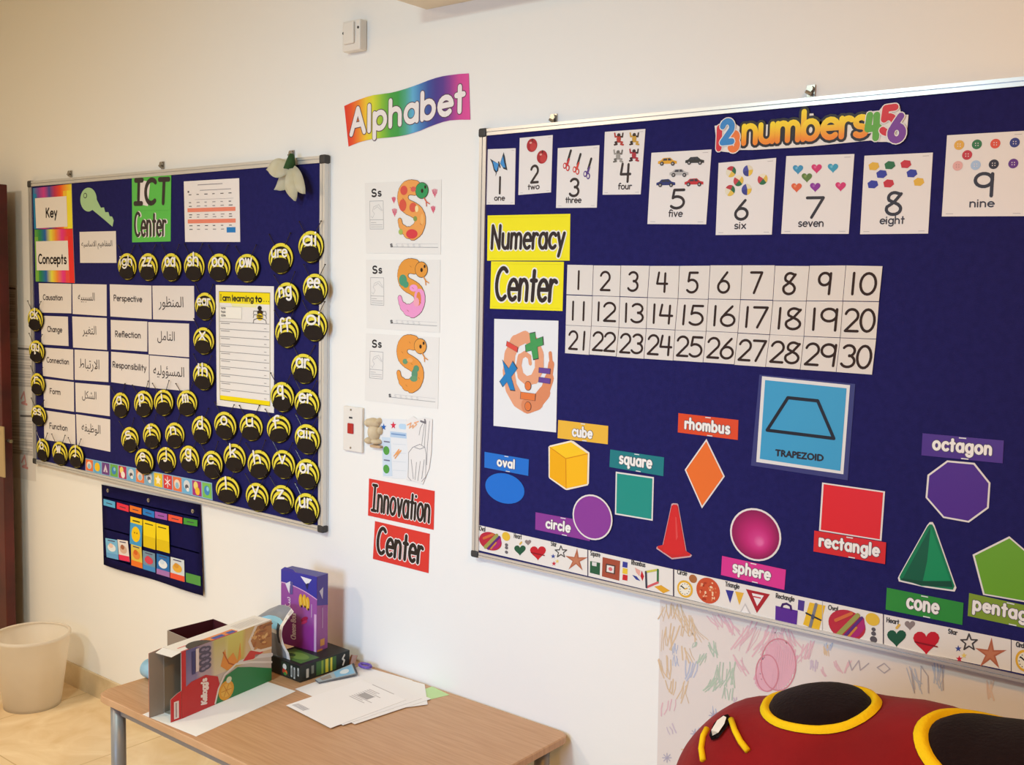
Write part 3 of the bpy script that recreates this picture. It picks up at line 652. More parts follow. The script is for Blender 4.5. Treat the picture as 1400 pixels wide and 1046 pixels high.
for px, col, d, nm in (([(230, 500), (315, 515), (325, 657), (240, 637)], '#7fc0e8', pic('#6aa8dc', '#e6eef2', '#e8c8b8'), 'pale blue card with a white cloud picture'), ([(317, 510), (390, 522), (405, 672), (330, 655)], '#e8e0dc', pic('#e8385c', '#d8b8a0', '#a86a4a'), 'white and crimson picture card'),
        ([(413, 540), (488, 562), (497, 720), (417, 695)], '#e2c850', pic('#ee7a2e', '#e89040', '#d86a2a'), 'yellow and orange picture card'), ([(498, 588), (585, 612), (588, 748), (500, 722)], '#7a98ac', pic('#4a90d0', '#d84a5c'), 'grey blue card with a red picture'),
        ([(597, 610), (688, 635), (690, 783), (597, 755)], '#2f72b8', pic('#a878b8', '#e8eef4', '#cfe0f0'), 'deep blue and mauve card with white picture'), ([(697, 635), (793, 660), (797, 815), (695, 785)], '#d4dce0', pic('#ee5a3c', '#e8b040', '#d89a3a'), 'pale card with yellow figure'),
        ([(805, 748), (910, 775), (912, 845), (808, 815)], '#5a9a4a', None, 'green card lowest in the pocket chart')):
    pocket_card(px, col, d, nm + ' in the bottom row of the pocket chart', 'card', 'picture cards in the pocket chart')

# ------------------------------------------------------------------ the wall between the boards
WPR = '#e9e6e1'
tb = Za((203, 722), (250, 700), (300, 680), (350, 662), (400, 648), (460, 640), (520, 632), (570, 620), (620, 605), (670, 588), (720, 570), (775, 548), (830, 530), (875, 519), (920, 512), (985, 504), (1050, 500))
bb_ = Za((232, 998), (265, 984), (300, 970), (350, 956), (400, 945), (460, 940), (520, 935), (570, 929), (620, 920), (670, 906), (720, 890), (775, 866), (830, 845), (875, 830), (920, 820), (985, 815), (1060, 815))
c = cutout(tb+list(reversed(bb_)), '#d8559a', 0, 'wall')
BAN = ['#e03c2e', '#ea5a30', '#f08a34', '#f2c83a', '#d8dc3c', '#8cc23e', '#4aa548', '#3f9f4c', '#4fa98a', '#62b0d8', '#4a82c0', '#3b52a0', '#4a3c90', '#5a3c92', '#8a3e94', '#cf4a98', '#e0509c']
for i in range(16): c.pxpoly([bb_[i], bb_[i+1], tb[i+1], tb[i]], [BAN[i], BAN[i+1], BAN[i+1], BAN[i]], 1)
def slopetext(c, txt, p0, p1, cap_px, w, col, L, gap=.1, slant=0, dx=0):
    a, b = at(p0, -c.y1), at(p1, -c.y1); h = at((p0[0], p0[1]-cap_px), -c.y1).z-a.z; sl = (b.z-a.z)/(b.x-a.x)
    for st in strokes(txt, a.x, b.x, 0, h, gap, slant):
        for q in ribbon([(x, a.z+y+(x-a.x)*sl) for x, y in st], w, 5): j = lift(c.acc); c.acc.add([Vector((x, -c.y1-(L+j)*LAY, z)) for x, z in q], col)
for w_, cc, L in ((.0205, '#5a4050', 2), (.0155, '#efe8e6', 3)): slopetext(c, 'Alphabet', Za((252, 915))[0], Za((1015, 752))[0], 33, w_, cc, L, .13)
c.build('alphabet_banner', LAM, None, 'wavy rainbow banner reading Alphabet on the white wall', 'banner')

SN = [(735, 168), (690, 160), (655, 172), (634, 205), (628, 250), (638, 295), (668, 325), (710, 345), (750, 372), (772, 415), (772, 465), (752, 515), (712, 545), (668, 540), (632, 512), (612, 478), (604, 440)]
def snake_sheet(q, head, body, blobs, hearts, label):
    c = card(q, WPR, 0, 'wall', .0007)
    def U(x, y): return ((x-305)/632, 1-(y-108)/612)
    c.text('S', .1, .155, .805, .1, .0052, '#3a3636', 1); c.text('s', .185, .222, .81, .098, .0046, '#3a3636', 1)
    for a, b in (((.065, .74), (.25, .74)), ((.065, .345), (.25, .345)), ((.065, .475), (.25, .475)), ((.065, .345), (.065, .74)), ((.25, .345), (.25, .74))): c.line([a, b], .0013, '#a9a6a6', 1)
    c.line([(.08, .53), (.1, .5), (.13, .56), (.1, .6), (.12, .66), (.19, .69), (.24, .6)], .0011, '#bdbaba', 1); c.line([(.12, .62), (.17, .66), (.23, .6)], .0011, '#bdbaba', 1)
    for t in (.435, .405, .375): c.line([(.08, t), (.235 if t < .43 else .15, t)], .0012, '#a5a2a2', 1)
    c.line([(.35, .092), (.965, .092)], .0014, '#9a9797', 1); c.line([(.42, .14), (.965, .14)], .0008, '#c4c1c1', 1); c.text('s', .345, .37, .095, .06, .003, '#5a5656', 2)
    for i in range(5): c.text('s', .42+.075*i, .445+.075*i, .1, .05, .0007, '#b9b6b6', 2)
    P = [U(*p) for p in SN]
    def tap(k, n): return .043*(1 if k < n-5 else max(.36, (n-1-k)/5))
    for grow, cc, L in ((.0028, '#6a4a30', 2), (0, body[0], 3)):
        for k in range(len(P)-1): c.line([P[k], P[k+1]], tap(k, len(P))+grow, cc if (grow or len(body) == 1 or k < body[1]) else body[2], L)
    for (x, y, rx, ry, cc) in blobs: c.ell(*U(x, y), rx/632, ry/612, cc, 4, 16)
    for i in range(len(P)-3):
        if i % 3 == 1: a = Vector(P[i]); c.line([P[i], (P[i][0]+.02, P[i][1]-.02)], .0012, '#a8673a', 4)
    hx, hy = U(786, 192)
    for g_, cc, L in ((.006, '#5a4a38', 4), (0, head, 5)):
        c.ell(hx, hy, .078+g_, .105+g_*1.4, cc, L, 20)
    c.ell(hx+.005, hy-.005, .016, .03, '#3a2e26', 6, 10); c.ell(hx+.045, hy+.045, .013, .024, '#3a2e26', 6, 10)
    tg = '#d86a50' if hearts else '#e0944a'
    c.line([U(805, 255), U(826, 292)], .004, tg, 5); c.line([U(820, 285), U(824, 322)], .003, tg, 5); c.line([U(822, 285), U(848, 304)], .003, tg, 5)
    for (x, y, k_) in ((552, 262, 1), (558, 368, 1.3), (885, 215, 1.3), (874, 350, 1.1)) if hearts else ():
        for j in range(5): c.line([U(x-14*k_+7*k_*j, y-24*k_+abs(j-2)*3), U(x-8*k_+5*k_*j, y+26*k_-abs(j-2)*11*k_)], .0028, '#dd6a80', 1)
    c.build('worksheet', PAPER, None, label, 'worksheet', 'snake colouring sheets')
snake_sheet(Zq((300, 125), (945, 95), (938, 725), (310, 715)), '#3f9a5e', ('#eba35a',), [(640, 185, 30, 40, '#d8594e'), (717, 178, 22, 22, '#d8655a'), (630, 310, 30, 52, '#d95c4a'), (715, 330, 30, 40, '#d9604e'), (745, 342, 14, 28, '#f2dda0'), (733, 425, 16, 22, '#8a9a50'), (612, 535, 18, 24, '#a8bc60'), (705, 552, 48, 40, '#d8474c'), (790, 430, 14, 45, '#f0b46a')], True, 'snake worksheet with green head and pink hearts, topmost of the three sheets')
snake_sheet(Zq((310, 770), (935, 770))+Zr((930, 400), (315, 360)), '#e39a44', ('#e39a44', 9, '#ec9ccb'), [(632, 285, 34, 50, '#4f9a78'), (655, 320, 26, 30, '#4f9a78'), (722, 350, 34, 30, '#ef9fd2'), (765, 440, 20, 60, '#e08a4a'), (745, 470, 24, 40, '#f0a6b8')], False, 'snake worksheet coloured orange, green and pink, middle of the three sheets')
snake_sheet(Zr((310, 405), (925, 440), (915, 1040), (300, 970)), '#e8a04c', ('#e89a48',), [(660, 335, 22, 24, '#6a9a74'), (742, 440, 26, 50, '#5f9474'), (755, 390, 24, 30, '#5f9474'), (735, 480, 32, 26, '#6a9a74'), (700, 320, 26, 20, '#eea860')], False, 'mostly orange snake worksheet with a green middle, lowest of the three sheets')

# electrical switches
sw = empty('light_switch', at((481, 50), -.02), 'white surface mounted switch box high on the wall above the rainbow banner', 'switch')
x0, x1 = at((466, 48), -.035).x, at((490.5, 48), -.035).x; zt_, zb_ = at((478, 27), -.035).z, at((478, 69), -.035).z
boxmesh('back_box', (x0, -.03, zb_), (x1, -.0005, zt_), M_white, sw, .004); boxmesh('rocker', (x0+.012, -.037, zb_+.02), (x1-.022, -.0295, zt_-.006), M_white, sw, .003)
for x_, z_ in ((x1-.008, (zt_+zb_)/2+.02), (x0+.006, (zt_+zb_)/2+.01)):
    bm = bmesh.new(); tube(bm, [(x_, -.029, z_), (x_, -.0315, z_)], .004, 8); frommesh('screw', bm, M_dark, sw)
sw = empty('isolator_switch', at((481, 587), -.01), 'white isolator plate with a red rocker beside the blue bee board', 'switch')
q = [at(p, -.011) for p in Zi((78, 65), (188, 72), (186, 330), (80, 318))]; x0, x1 = (q[0].x+q[3].x)/2, (q[1].x+q[2].x)/2; z1_, z0_ = (q[0].z+q[1].z)/2, (q[2].z+q[3].z)/2
boxmesh('face_plate', (x0, -.011, z0_), (x1, -.0005, z1_), M_white, sw, .003)
r0, r1 = at(Zi((107, 160))[0], -.012), at(Zi((139, 224))[0], -.012)
boxmesh('red_rocker', (r0.x, -.015, r1.z), (r1.x, -.0105, r0.z), mat('red_switch_plastic', '#b8201c', .35, .5, var=.05), sw, .002)
for p in Zi((125, 85), (123, 302)):
    v = at(p, -.011); bm = bmesh.new(); tube(bm, [(v.x, -.0105, v.z), (v.x, -.0125, v.z)], .0035, 8); frommesh('screw', bm, M_steel, sw)
v = at(Zi((124, 130))[0], -.011); boxmesh('indicator', (v.x-.007, -.0125, v.z-.0025), (v.x+.007, -.0105, v.z+.0025), M_dark, sw)

# moulded beige ornament
M_dough = mat('beige_dough', '#d9c8aa', .8, .2, col2='#cbb794', vscale=30, bump=.5, scale=70)
def blob(parts, y):
    bm = bmesh.new()
    for (px, py, rx, rz, d) in parts:
        o = at(Zi((px, py))[0], y); a = abs(at(Zi((px+rx, py))[0], y).x-at(Zi((px-rx, py))[0], y).x)/2; b = abs(at(Zi((px, py-rz))[0], y).z-at(Zi((px, py+rz))[0], y).z)/2
        g = bmesh.ops.create_uvsphere(bm, u_segments=18, v_segments=10, radius=1)['verts']
        for v in g: v.co = Vector((o.x+v.co.x*a, min(-.0005, -.001-max(0, -v.co.y)*d), o.z+v.co.z*b))
    return bm
o = frommesh('moulded_ornament', blob([(244, 160, 40, 28, .02), (213, 160, 14, 24, .016), (278, 150, 14, 18, .016), (248, 215, 32, 52, .02), (220, 262, 22, 20, .018), (262, 268, 30, 18, .018), (285, 205, 12, 24, .014)], -.01), M_dough, None, True)
tag(o, 'small beige moulded bear shaped ornament beside the red rocker switch', 'ornament')
v0, v1 = at(Zi((236, 283))[0], -.012), at(Zi((296, 308))[0], -.012)
o = boxmesh('wall_hook', (v0.x, -.016, v1.z), (v1.x, -.0004, v0.z), mat('tan_plastic', '#c9ab88', .5, .4, var=.08), None, .003); tag(o, 'tan block below the moulded ornament on the white wall', 'hook')

# drawings
c = cutout(Zi((290, 135), (440, 140), (462, 250), (452, 480), (380, 478), (306, 468), (300, 300)), '#e6e8ea', 0, 'wall', .0007)
def star(c, cx, cy, r, col, L=2): c.pxpoly(Zi(*[(cx+r*(1 if k % 2 == 0 else .42)*cos(RD(90+36*k))*.75, cy-r*(1 if k % 2 == 0 else .42)*sin(RD(90+36*k))) for k in range(10)]), col, L)
c.pxpoly(Zi((302, 240), (352, 245), (362, 465), (310, 462)), '#cddcea', 1); star(c, 313, 184, 21, '#2f66b4'); star(c, 368, 174, 23, '#d83a50')
c.pxpoly(Zi((350, 208), (443, 218), (443, 250), (350, 240)), '#b9cfe6', 1); c.pxline(Zi((358, 222), (436, 231)), .004, '#7a9cc8', 2)
for y_ in (318, 424): c.pxell(*Zi((328, y_))[0], 4.2, 6, '#5aa04a', 2); c.pxline(Zi((316, y_-52), (346, y_-48)), .004, '#7a7a90', 2)
c.pxline(Zi((372, 350), (400, 312), (382, 340), (412, 318), (378, 362)), .004, '#eba668', 2)
for y_ in (280, 330, 380, 430): c.pxline(Zi((365, y_), (440, y_+5)), .0008, '#c4ccd4', 1)
c.pxline(Zi((410, 180), (432, 182)), .016, '#bcd8ee', 1)
c.build('worksheet', PAPER, None, 'pale blue worksheet with blue and red stars above the Innovation sign', 'worksheet')
c = cutout(Zi((438, 150), (480, 122), (505, 140), (540, 128), (590, 140), (584, 330), (572, 420), (535, 512), (490, 496), (440, 485), (455, 400), (448, 300)), '#ebe7e3', 1, 'wall', .0007)
HL = '#8a8688'
for ln in ([(478, 300), (455, 330), (452, 470), (470, 490)], [(478, 300), (520, 282), (548, 300), (556, 340), (552, 470), (530, 495)], [(470, 370), (482, 480)], [(500, 385), (492, 485)], [(522, 380), (508, 490)], [(545, 370), (530, 480)], [(548, 150), (530, 285)], [(535, 165), (522, 190), (515, 230)], [(555, 150), (545, 300)], [(575, 150), (562, 300), (558, 400)], [(490, 300), (520, 310), (545, 300)]):
    c.pxline(Zi(*ln), .0016, HL, 1)
c.pxline(Zi((525, 150), (552, 160), (548, 142)), .006, '#7a767a', 1)
c.pxline(Zi((448, 172), (470, 160), (460, 190), (482, 172), (478, 190), (502, 168), (488, 160), (512, 152)), .0035, '#efb284', 2)
c.build('hand_drawing', PAPER, None, 'pencil outline of a hand on cut white paper beside the starred worksheet', 'drawing')

def red_sign(q, txt, s0, s1, t, cap, label, lvl):
    k = .8 if len(txt) > 7 else 1
    c = card(q, '#dc3a32', lvl, 'wall'); c.text(txt, s0, s1, t, cap, .0185*k, '#efe4e0', 1, .14, .05); c.text(txt, s0, s1, t, cap, .012*k, '#2a2220', 2, .14, .05)
    c.build('sign_card', LAM, None, label, 'sign', 'red title cards')
red_sign(Zi((228, 478), (603, 550), (597, 772), (222, 690)), 'Innovation', .06, .93, .17, .68, 'red card reading Innovation on the white wall', 0)
red_sign(Zi((262, 722), (575, 795), (568, 1020), (250, 938)), 'Center', .07, .88, .2, .66, 'red card reading Center under the Innovation card', 0)

# papers half hidden behind the door
def form(q, bars, pink, label):
    c = card(q, '#e2dcd6', 0, 'wall', .0007); random.seed(3)
    for j in range(18):
        t = .86-.045*j
        if j not in pink: c.rect(.08, t, .9, t+.012+.012*(j % 3), '#c2bcb8', 1)
    c.rect(.45, .93, .95, .96, '#77726e', 1)
    for (s, t) in bars: c.pxline([(s, t), (s+4, t-9), (s+6, t+4), (s+1, t+6), (s+8, t+8)], .01, '#d89a94', 2)
    c.build('notice_sheet', PAPER, None, label, 'paper', 'notice sheets by the door')
form([(-6, 388), (23, 391), (25, 462), (-4, 462)], [], (), 'grey toned notice sheet highest on the wall beside the red door')
form([(8, 470), (45, 473), (47, 562), (12, 560)], [(29, 545)], (12, 13, 14, 15, 16, 17), 'printed notice sheet on the wall beside the door, above another sheet')
form([(12, 563), (47, 564), (49, 658), (17, 652)], [(30, 632)], (12, 13, 14, 15, 16, 17), 'printed notice sheet on the wall beside the door, lowest of the three')

# the air conditioner whose underside shows at the top
k0 = at((583.5, 13), 0)
ac = empty('air_conditioner', (k0.x+.45, -.1, k0.z+.15), 'cream wall mounted air conditioner seen from below above the banner', 'air conditioner')
M_cream = mat('cream_plastic', '#e6dac2', .45, .4, var=.03)
bm = bmesh.new(); pr = [(-.0005, 0), (-.19, 0), (-.215, .03), (-.215, .2), (-.16, .29), (-.0005, .29)]
for x_ in (k0.x, k0.x+.9): pass
va = [bm.verts.new((k0.x, y, k0.z+z)) for y, z in pr]; vb = [bm.verts.new((k0.x+.9, y, k0.z+z)) for y, z in pr]
bm.faces.new(va); bm.faces.new(list(reversed(vb)))
for i in range(len(pr)): bm.faces.new((va[i], vb[i], vb[(i+1) % len(pr)], va[(i+1) % len(pr)]))
bmesh.ops.recalc_face_normals(bm, faces=list(bm.faces)); frommesh('casing', bm, M_cream, ac)
boxmesh('louvre', (k0.x+.05, -.17, k0.z-.004), (k0.x+.85, -.11, k0.z+.004), M_cream, ac, .002)

# ------------------------------------------------------------------ right board: number posters
PW = '#e6e0dc'
def poster(q, num, word, cs, t1, t0, ws, wt, draw, what):
    c = card(q, PW, 0)
    wn = .2 if num != '1' else .01
    k_ = {'1': .01, '4': .12, '7': .12}.get(num, .105)
    c.text(num, cs-k_, cs+k_, t0, t1-t0, .0066, '#33292a', 1)
    hw = {'one': .18, 'two': .17, 'three': .19, 'four': .17, 'five': .115, 'six': .095, 'seven': .18, 'eight': .175, 'nine': .145}[word]
    c.text(word, ws-hw, ws+hw, wt, .092, .0028, '#3a3032', 1, .1)
    draw(c)
    for s, t in ((.05, .03), (.86, .03), (.86, .96)): c.rect(s, t, s+.09, t+.006, '#b5aeac', 1)
    c.build('number_poster', LAM, None, 'white poster with numeral %s and the word %s under %s' % (num, word, what), 'poster', 'number posters along the top of the wide board')
def d1(c):
    for pts, col, L in (([(228, 455), (162, 415), (178, 450), (190, 500), (205, 520), (222, 505)], '#2c3440', 1), ([(236, 450), (262, 367), (272, 400), (278, 440), (290, 500), (262, 490)], '#2c3440', 1),
                        ([(226, 452), (182, 432), (196, 490), (212, 508)], '#3f8fd0', 2), ([(238, 448), (258, 395), (266, 440), (276, 480), (258, 478)], '#3f8fd0', 2), ([(205, 515), (202, 545), (212, 518)], '#2c3440', 1)):
        c.pxpoly(Z1(*pts), col, L)
    c.pxline(Z1((226, 440), (236, 478)), .004, '#2c3440', 3)
def d2(c):
    for x, y in ((471, 316), (545, 402)):
        c.pxell(*Z1((x, y))[0], 7.2, 9.2, '#a9222c', 1); c.pxell(*Z1((x+10, y+12))[0], 4.5, 5.5, '#bf3a3c', 2); c.pxell(*Z1((x-8, y-18))[0], 1.8, 1.5, '#e09a90', 3, 10); c.pxline(Z1((x+4, y-46), (x+2, y-32)), .003, '#4a2a20', 3)
def d3(c):
    for x, y, col in ((757, 355, '#c8383a'), (828, 382, '#cf4438'), (907, 415, '#5a3f86')):
        c.pxline(Z1((x, y), (x-22, y+75)), .0065, '#2a2628', 1); c.pxpoly(Z1((x-14, y+55), (x-6, y+60), (x-22, y+112), (x-42, y+112)), col, 2)
        for ex, ey in ((x-44, y+112), (x-22, y+128)): c.pxell(*Z1((ex, ey))[0], 2.6, 4.4, col, 1, 14); c.pxell(*Z1((ex, ey))[0], 1.3, 2.6, PW, 3, 12)
def d4(c):
    for x, y, col, dk in ((1110, 270, '#b3382e', '#3a2420'), (1224, 268, '#c89a3a', '#33261c'), (1105, 395, '#9a9690', '#6a6660'), (1222, 388, '#a82c3a', '#3a2024')):
        c.pxell(*Z1((x, y))[0], 2.9, 5, col, 2, 14); c.pxell(*Z1((x, y-30))[0], 2.3, 2.4, dk, 2, 12)
        for sx in (-1, 1): c.pxline(Z1((x, y-20), (x+sx*26, y-16), (x+sx*30, y-42)), .0042, dk if sx > 0 else col, 1); c.pxline(Z1((x, y+18), (x+sx*26, y+24), (x+sx*14, y+38), (x+sx*32, y+42)), .0045, col if sx > 0 else dk, 1)
def car(c, zf, x, y, w, h, col):
    c.pxpoly(zf((x-w, y+h*.55), (x-w, y+h*.05), (x-w*.7, y-h*.15), (x-w*.45, y-h*.62), (x+w*.3, y-h*.72), (x+w*.62, y-h*.2), (x+w, y-h*.02), (x+w, y+h*.5)), col, 1)
    c.pxpoly(zf((x-w*.5, y-h*.1), (x-w*.36, y-h*.5), (x-w*.02, y-h*.55), (x-w*.02, y-h*.12)), '#3a3a44', 2); c.pxpoly(zf((x+w*.06, y-h*.12), (x+w*.06, y-h*.57), (x+w*.28, y-h*.58), (x+w*.46, y-h*.16)), '#3a3a44', 2)
    for k_ in (-.58, .58): c.pxell(*zf((x+w*k_, y+h*.5))[0], 2.6, 2.8, '#2a2628', 3, 14); c.pxell(*zf((x+w*k_, y+h*.5))[0], 1.3, 1.4, '#a9a4a4', 4, 10)
def d5(c):
    for x, y, col in ((212, 500, '#dca12e'), (398, 494, '#35332f'), (291, 577, '#b5b2b0'), (201, 646, '#2e3470'), (393, 641, '#c02c32')): car(c, Z2, x, y, 64, 34, col)
def d6(c):
    for x, y, k_ in ((645, 572, 0), (760, 565, 1), (860, 623, 2), (696, 633, 2), (638, 700, 0), (751, 693, 1)):
        P0, rx, ry = Z2((x, y))[0], 34/4.981, 38/4.981
        cols = [('#b8343e', '#e0d8c0', '#e0bc50', '#2f6a44'), ('#4a4a9a', '#3a3a84', '#e4bc40', '#e0d4b8'), ('#c04048', '#2c6a40', '#e0b848', '#e8dcc0')][k_]
        o = at(P0, -c.y1); a = abs(at((P0[0]+rx, P0[1]), -c.y1).x-at((P0[0]-rx, P0[1]), -c.y1).x)/2; b = abs(at((P0[0], P0[1]-ry), -c.y1).z-at((P0[0], P0[1]+ry), -c.y1).z)/2
        for j in range(4):
            g = [Vector((o.x+a*.15, -c.y1-LAY, o.z+b*.1))]+[Vector((o.x+a*cos(RD(90*j+60+10*t_+k_*40)), -c.y1-LAY, o.z+b*sin(RD(90*j+60+10*t_+k_*40)))) for t_ in range(10)]
            c.acc.add(g, cols[j])
def heart(c, zf, x, y, r, col, hl=None):
    pts = []
    for i in range(24):
        t = 2*pi*i/24; pts.append((x+r*.062*16*sin(t)**3, y-r*.062*(13*cos(t)-5*cos(2*t)-2*cos(3*t)-cos(4*t))))
    c.pxpoly(zf(*pts), col, 1)
    if hl: c.pxell(*zf((x-r*.25, y-r*.2))[0], 1.8, 2.0, hl, 2, 12)
def d7(c):
    for x, y, col, hl in ((128, 540, '#3f8fb8', '#6fb4d4'), (233, 535, '#d02f6a', '#e0608c'), (325, 532, '#3f9ab8', '#6fbcd0'), (178, 586, '#5f7a34', '#84984e'), (120, 642, '#dc6034', '#e88a5a'), (225, 640, '#8a2c94', '#a458ac'), (368, 636, '#d02f6a', '#e0608c')): heart(c, Z3, x, y, 30, col, hl)
def d8(c):
    for x, y, col in ((555, 525, '#e0b02e'), (645, 519, '#2c6a38'), (735, 513, '#c4262e'), (599, 569, '#34349a'), (769, 565, '#34349a'), (549, 627, '#34349a'), (638, 622, '#c4262e'), (808, 613, '#e0b02e')):
        c.pxpoly(Z3((x-30, y-8), (x-8, y-24), (x+24, y-20), (x+31, y+4), (x+10, y+22), (x-24, y+20)), col, 1)
def d9(c):
    for x, y, col in ((1035, 405, '#e0aa3e'), (1135, 401, '#35733e'), (1239, 397, '#dc502e'), (1348, 391, '#38387e'), (1080, 461, '#c02f36'), (1027, 522, '#e0aaa4'), (1128, 518, '#a8c0de'), (1230, 513, '#33262a'), (1340, 509, '#642c84')):
        c.pxell(*Z3((x, y))[0], 6.9, 6.6, col, 1, 20)
        for ex, ey in ((-7, -6), (7, -6), (-7, 7), (7, 7)): c.pxell(*Z3((x+ex, y+ey))[0], .8, .8, '#e8dcd8' if col != '#e0aaa4' else '#b88a84', 2, 6)
poster(Z1((145, 345), (350, 337), (342, 752), (135, 752)), '1', 'one', .47, .49, .2, .47, .075, d1, 'a blue butterfly')
poster(Z1((380, 262), (623, 240), (610, 662), (370, 682)), '2', 'two', .49, .49, .2, .47, .08, d2, 'two red apples')
poster(Z1((660, 337), (967, 315), (947, 775), (647, 777)), '3', 'three', .44, .475, .195, .43, .085, d3, 'three scissors')
poster(Z1((1007, 217), (1305, 195), (1270, 677), (990, 680)), '4', 'four', .58, .48, .2, .585, .085, d4, 'four frogs')
poster(Z2((103, 443), (512, 420), (475, 930), (75, 928)), '5', 'five', .5, .47, .22, .48, .105, d5, 'five toy cars')
poster(Z2((560, 512), (952, 477), (922, 1000), (540, 1003)), '6', 'six', .45, .465, .21, .44, .085, d6, 'six beach balls')
poster(Z3((62, 467), (445, 455), (413, 905), (33, 905)), '7', 'seven', .48, .46, .21, .44, .095, d7, 'seven hearts')
poster(Z3((502, 465), (887, 447), (860, 903), (477, 907)), '8', 'eight', .48, .52, .245, .47, .13, d8, 'eight hexagons')
poster(Z3((967, 350), (1412, 324), (1405, 805), (937, 807)), '9', 'nine', .5, .515, .245, .49, .115, d9, 'nine buttons')

# numbers heading, cut to its outline
c = cutout([(977, 172), (983, 171), (986, 165), (996, 162), (1004, 168), (1012, 174), (1060, 169), (1093, 166), (1096, 156), (1112, 155), (1114, 166), (1150, 162), (1180, 157), (1184, 153), (1202, 151), (1206, 146), (1230, 145), (1232, 156), (1242, 157), (1240, 180), (1234, 193), (1224, 197), (1212, 194), (1200, 194), (1190, 192), (1100, 201), (1030, 205), (1012, 205), (1002, 209), (986, 207), (980, 200)], '#e8e2dc', 1)
def pxtext(txt, p0, p1, cap, w, col, L, gap=.06): slopetext(c, txt, p0, p1, cap, w, col, L, gap)
pxtext('numbers', (1017, 196), (1184, 184.5), 36, .024, '#2a2020', 2)
# yellow to orange print inside the dark edge
a_, b_ = at((1017, 196), -c.y1), at((1184, 184.5), -c.y1); h_ = at((1017, 160), -c.y1).z-a_.z; sl_ = (b_.z-a_.z)/(b_.x-a_.x)
lo_, hi_ = lin('#ee8220'), lin('#f8d820')
for st in strokes('numbers', a_.x, b_.x, 0, h_, .06):
    for q in ribbon(st, .0125, 5):
        cl = [tuple(lo_[k]+(hi_[k]-lo_[k])*min(1, max(0, y/(h_*.62))) for k in range(4)) for x, y in q]
        j = lift(c.acc); c.acc.add([Vector((x, -c.y1-(3+j)*LAY, a_.z+y+(x-a_.x)*sl_)) for x, y in q], cl)
for ch, p0, p1, cap, cols, L in (('1', (982, 203), (984, 203), 28, '#d0303c', 3), ('2', (988, 195), (1001, 193.5), 28, '#3a86c8', 7), ('3', (999, 205), (1008, 204), 22, '#ea7a3a', 5), ('4', (1186, 190), (1201, 188), 32, '#62a83a', 4), ('5', (1207, 182), (1223, 180), 33, '#d02c34', 6), ('6', (1218, 192), (1234, 191), 32, '#7a3a98', 8)):
    pxtext(ch, p0, p1, cap, .019, '#e8e2dc', L-1); pxtext(ch, p0, p1, cap, .0145, cols, L)
c.build('heading_cutout', LAM, None, 'cut out heading reading numbers between coloured digits 1 to 6', 'heading')

def yellow_sign(q, txt, s0, s1, t, cap, w, label):
    c = card(q, '#f0e41e', 0); c.text(txt, s0, s1, t, cap, w*1.75, '#ece8dc', 1, .1, .06); c.text(txt, s0, s1, t, cap, w, '#2e2426', 2, .1, .06)
    for p in ((.03, .05, .97, .055), (.03, .945, .97, .95)): c.rect(*p, '#d8cc18', 1)
    c.build('sign_card', LAM, None, label, 'sign', 'yellow title cards')
yellow_sign(Z4((82, 45), (430, 38), (427, 235), (80, 235)), 'Numeracy', .06, .93, .27, .5, .0095, 'yellow card reading Numeracy at the corner of the wide board')
yellow_sign(Z4((97, 238), (403, 240), (397, 447), (92, 437)), 'Center', .08, .9, .2, .66, .0115, 'yellow card reading Center under the Numeracy card')

c = card(Z4((110, 480), (380, 488), (370, 958), (107, 930)), '#e6e6e6', 0)
sp = [(262, 668, 8), (258, 640, 10), (240, 627, 12), (220, 640, 14), (213, 680, 16), (222, 720, 18), (248, 742, 20), (280, 732, 22), (300, 690, 24), (300, 630, 24), (280, 580, 24), (240, 556, 26), (200, 575, 28), (176, 630, 30), (170, 700, 32), (182, 770, 34), (210, 820, 36), (250, 845, 36), (290, 830, 34), (322, 790, 28), (342, 730, 20), (350, 670, 12), (346, 625, 6)]
for i in range(len(sp)-1):
    wv = (sp[i][2]+sp[i+1][2])/2*.00125; c.pxline(Z4(sp[i][:2], sp[i+1][:2]), wv, '#e3a07c' if i < 17 else '#d98a62', 1)
def glyph(pts, col):
    c.pxpoly(Z4(*shrink(pts, 1.07)), '#4a4446', 3); c.pxpoly(Z4(*pts), col, 4)
glyph([(165, 574), (210, 600), (207, 620), (162, 594)], '#dc5248')
glyph([(260, 543), (283, 538), (286, 566), (314, 556), (317, 590), (292, 598), (297, 645), (275, 650), (268, 612), (245, 618), (243, 590), (264, 580)], '#4a9a58')
glyph([(146, 655), (172, 690), (188, 660), (207, 690), (182, 725), (198, 780), (178, 778), (165, 745), (148, 765), (135, 742), (158, 712)], '#2f80bc')
glyph([(300, 685), (347, 690), (345, 712), (299, 706)], '#6a4a94'); glyph([(300, 725), (347, 732), (345, 753), (298, 746)], '#6a4a94')
glyph([(224, 788), (284, 796), (282, 824), (222, 816)], '#e07a44')
for y_ in (762, 848): c.pxell(*Z4((253, y_))[0], 4.6, 6.6, '#4a4446', 3, 18); c.pxell(*Z4((253, y_))[0], 4.0, 5.9, '#e07a44', 4, 18)
c.build('maths_poster', PAPER, None, 'white poster of an orange spiral with coloured arithmetic signs', 'poster')

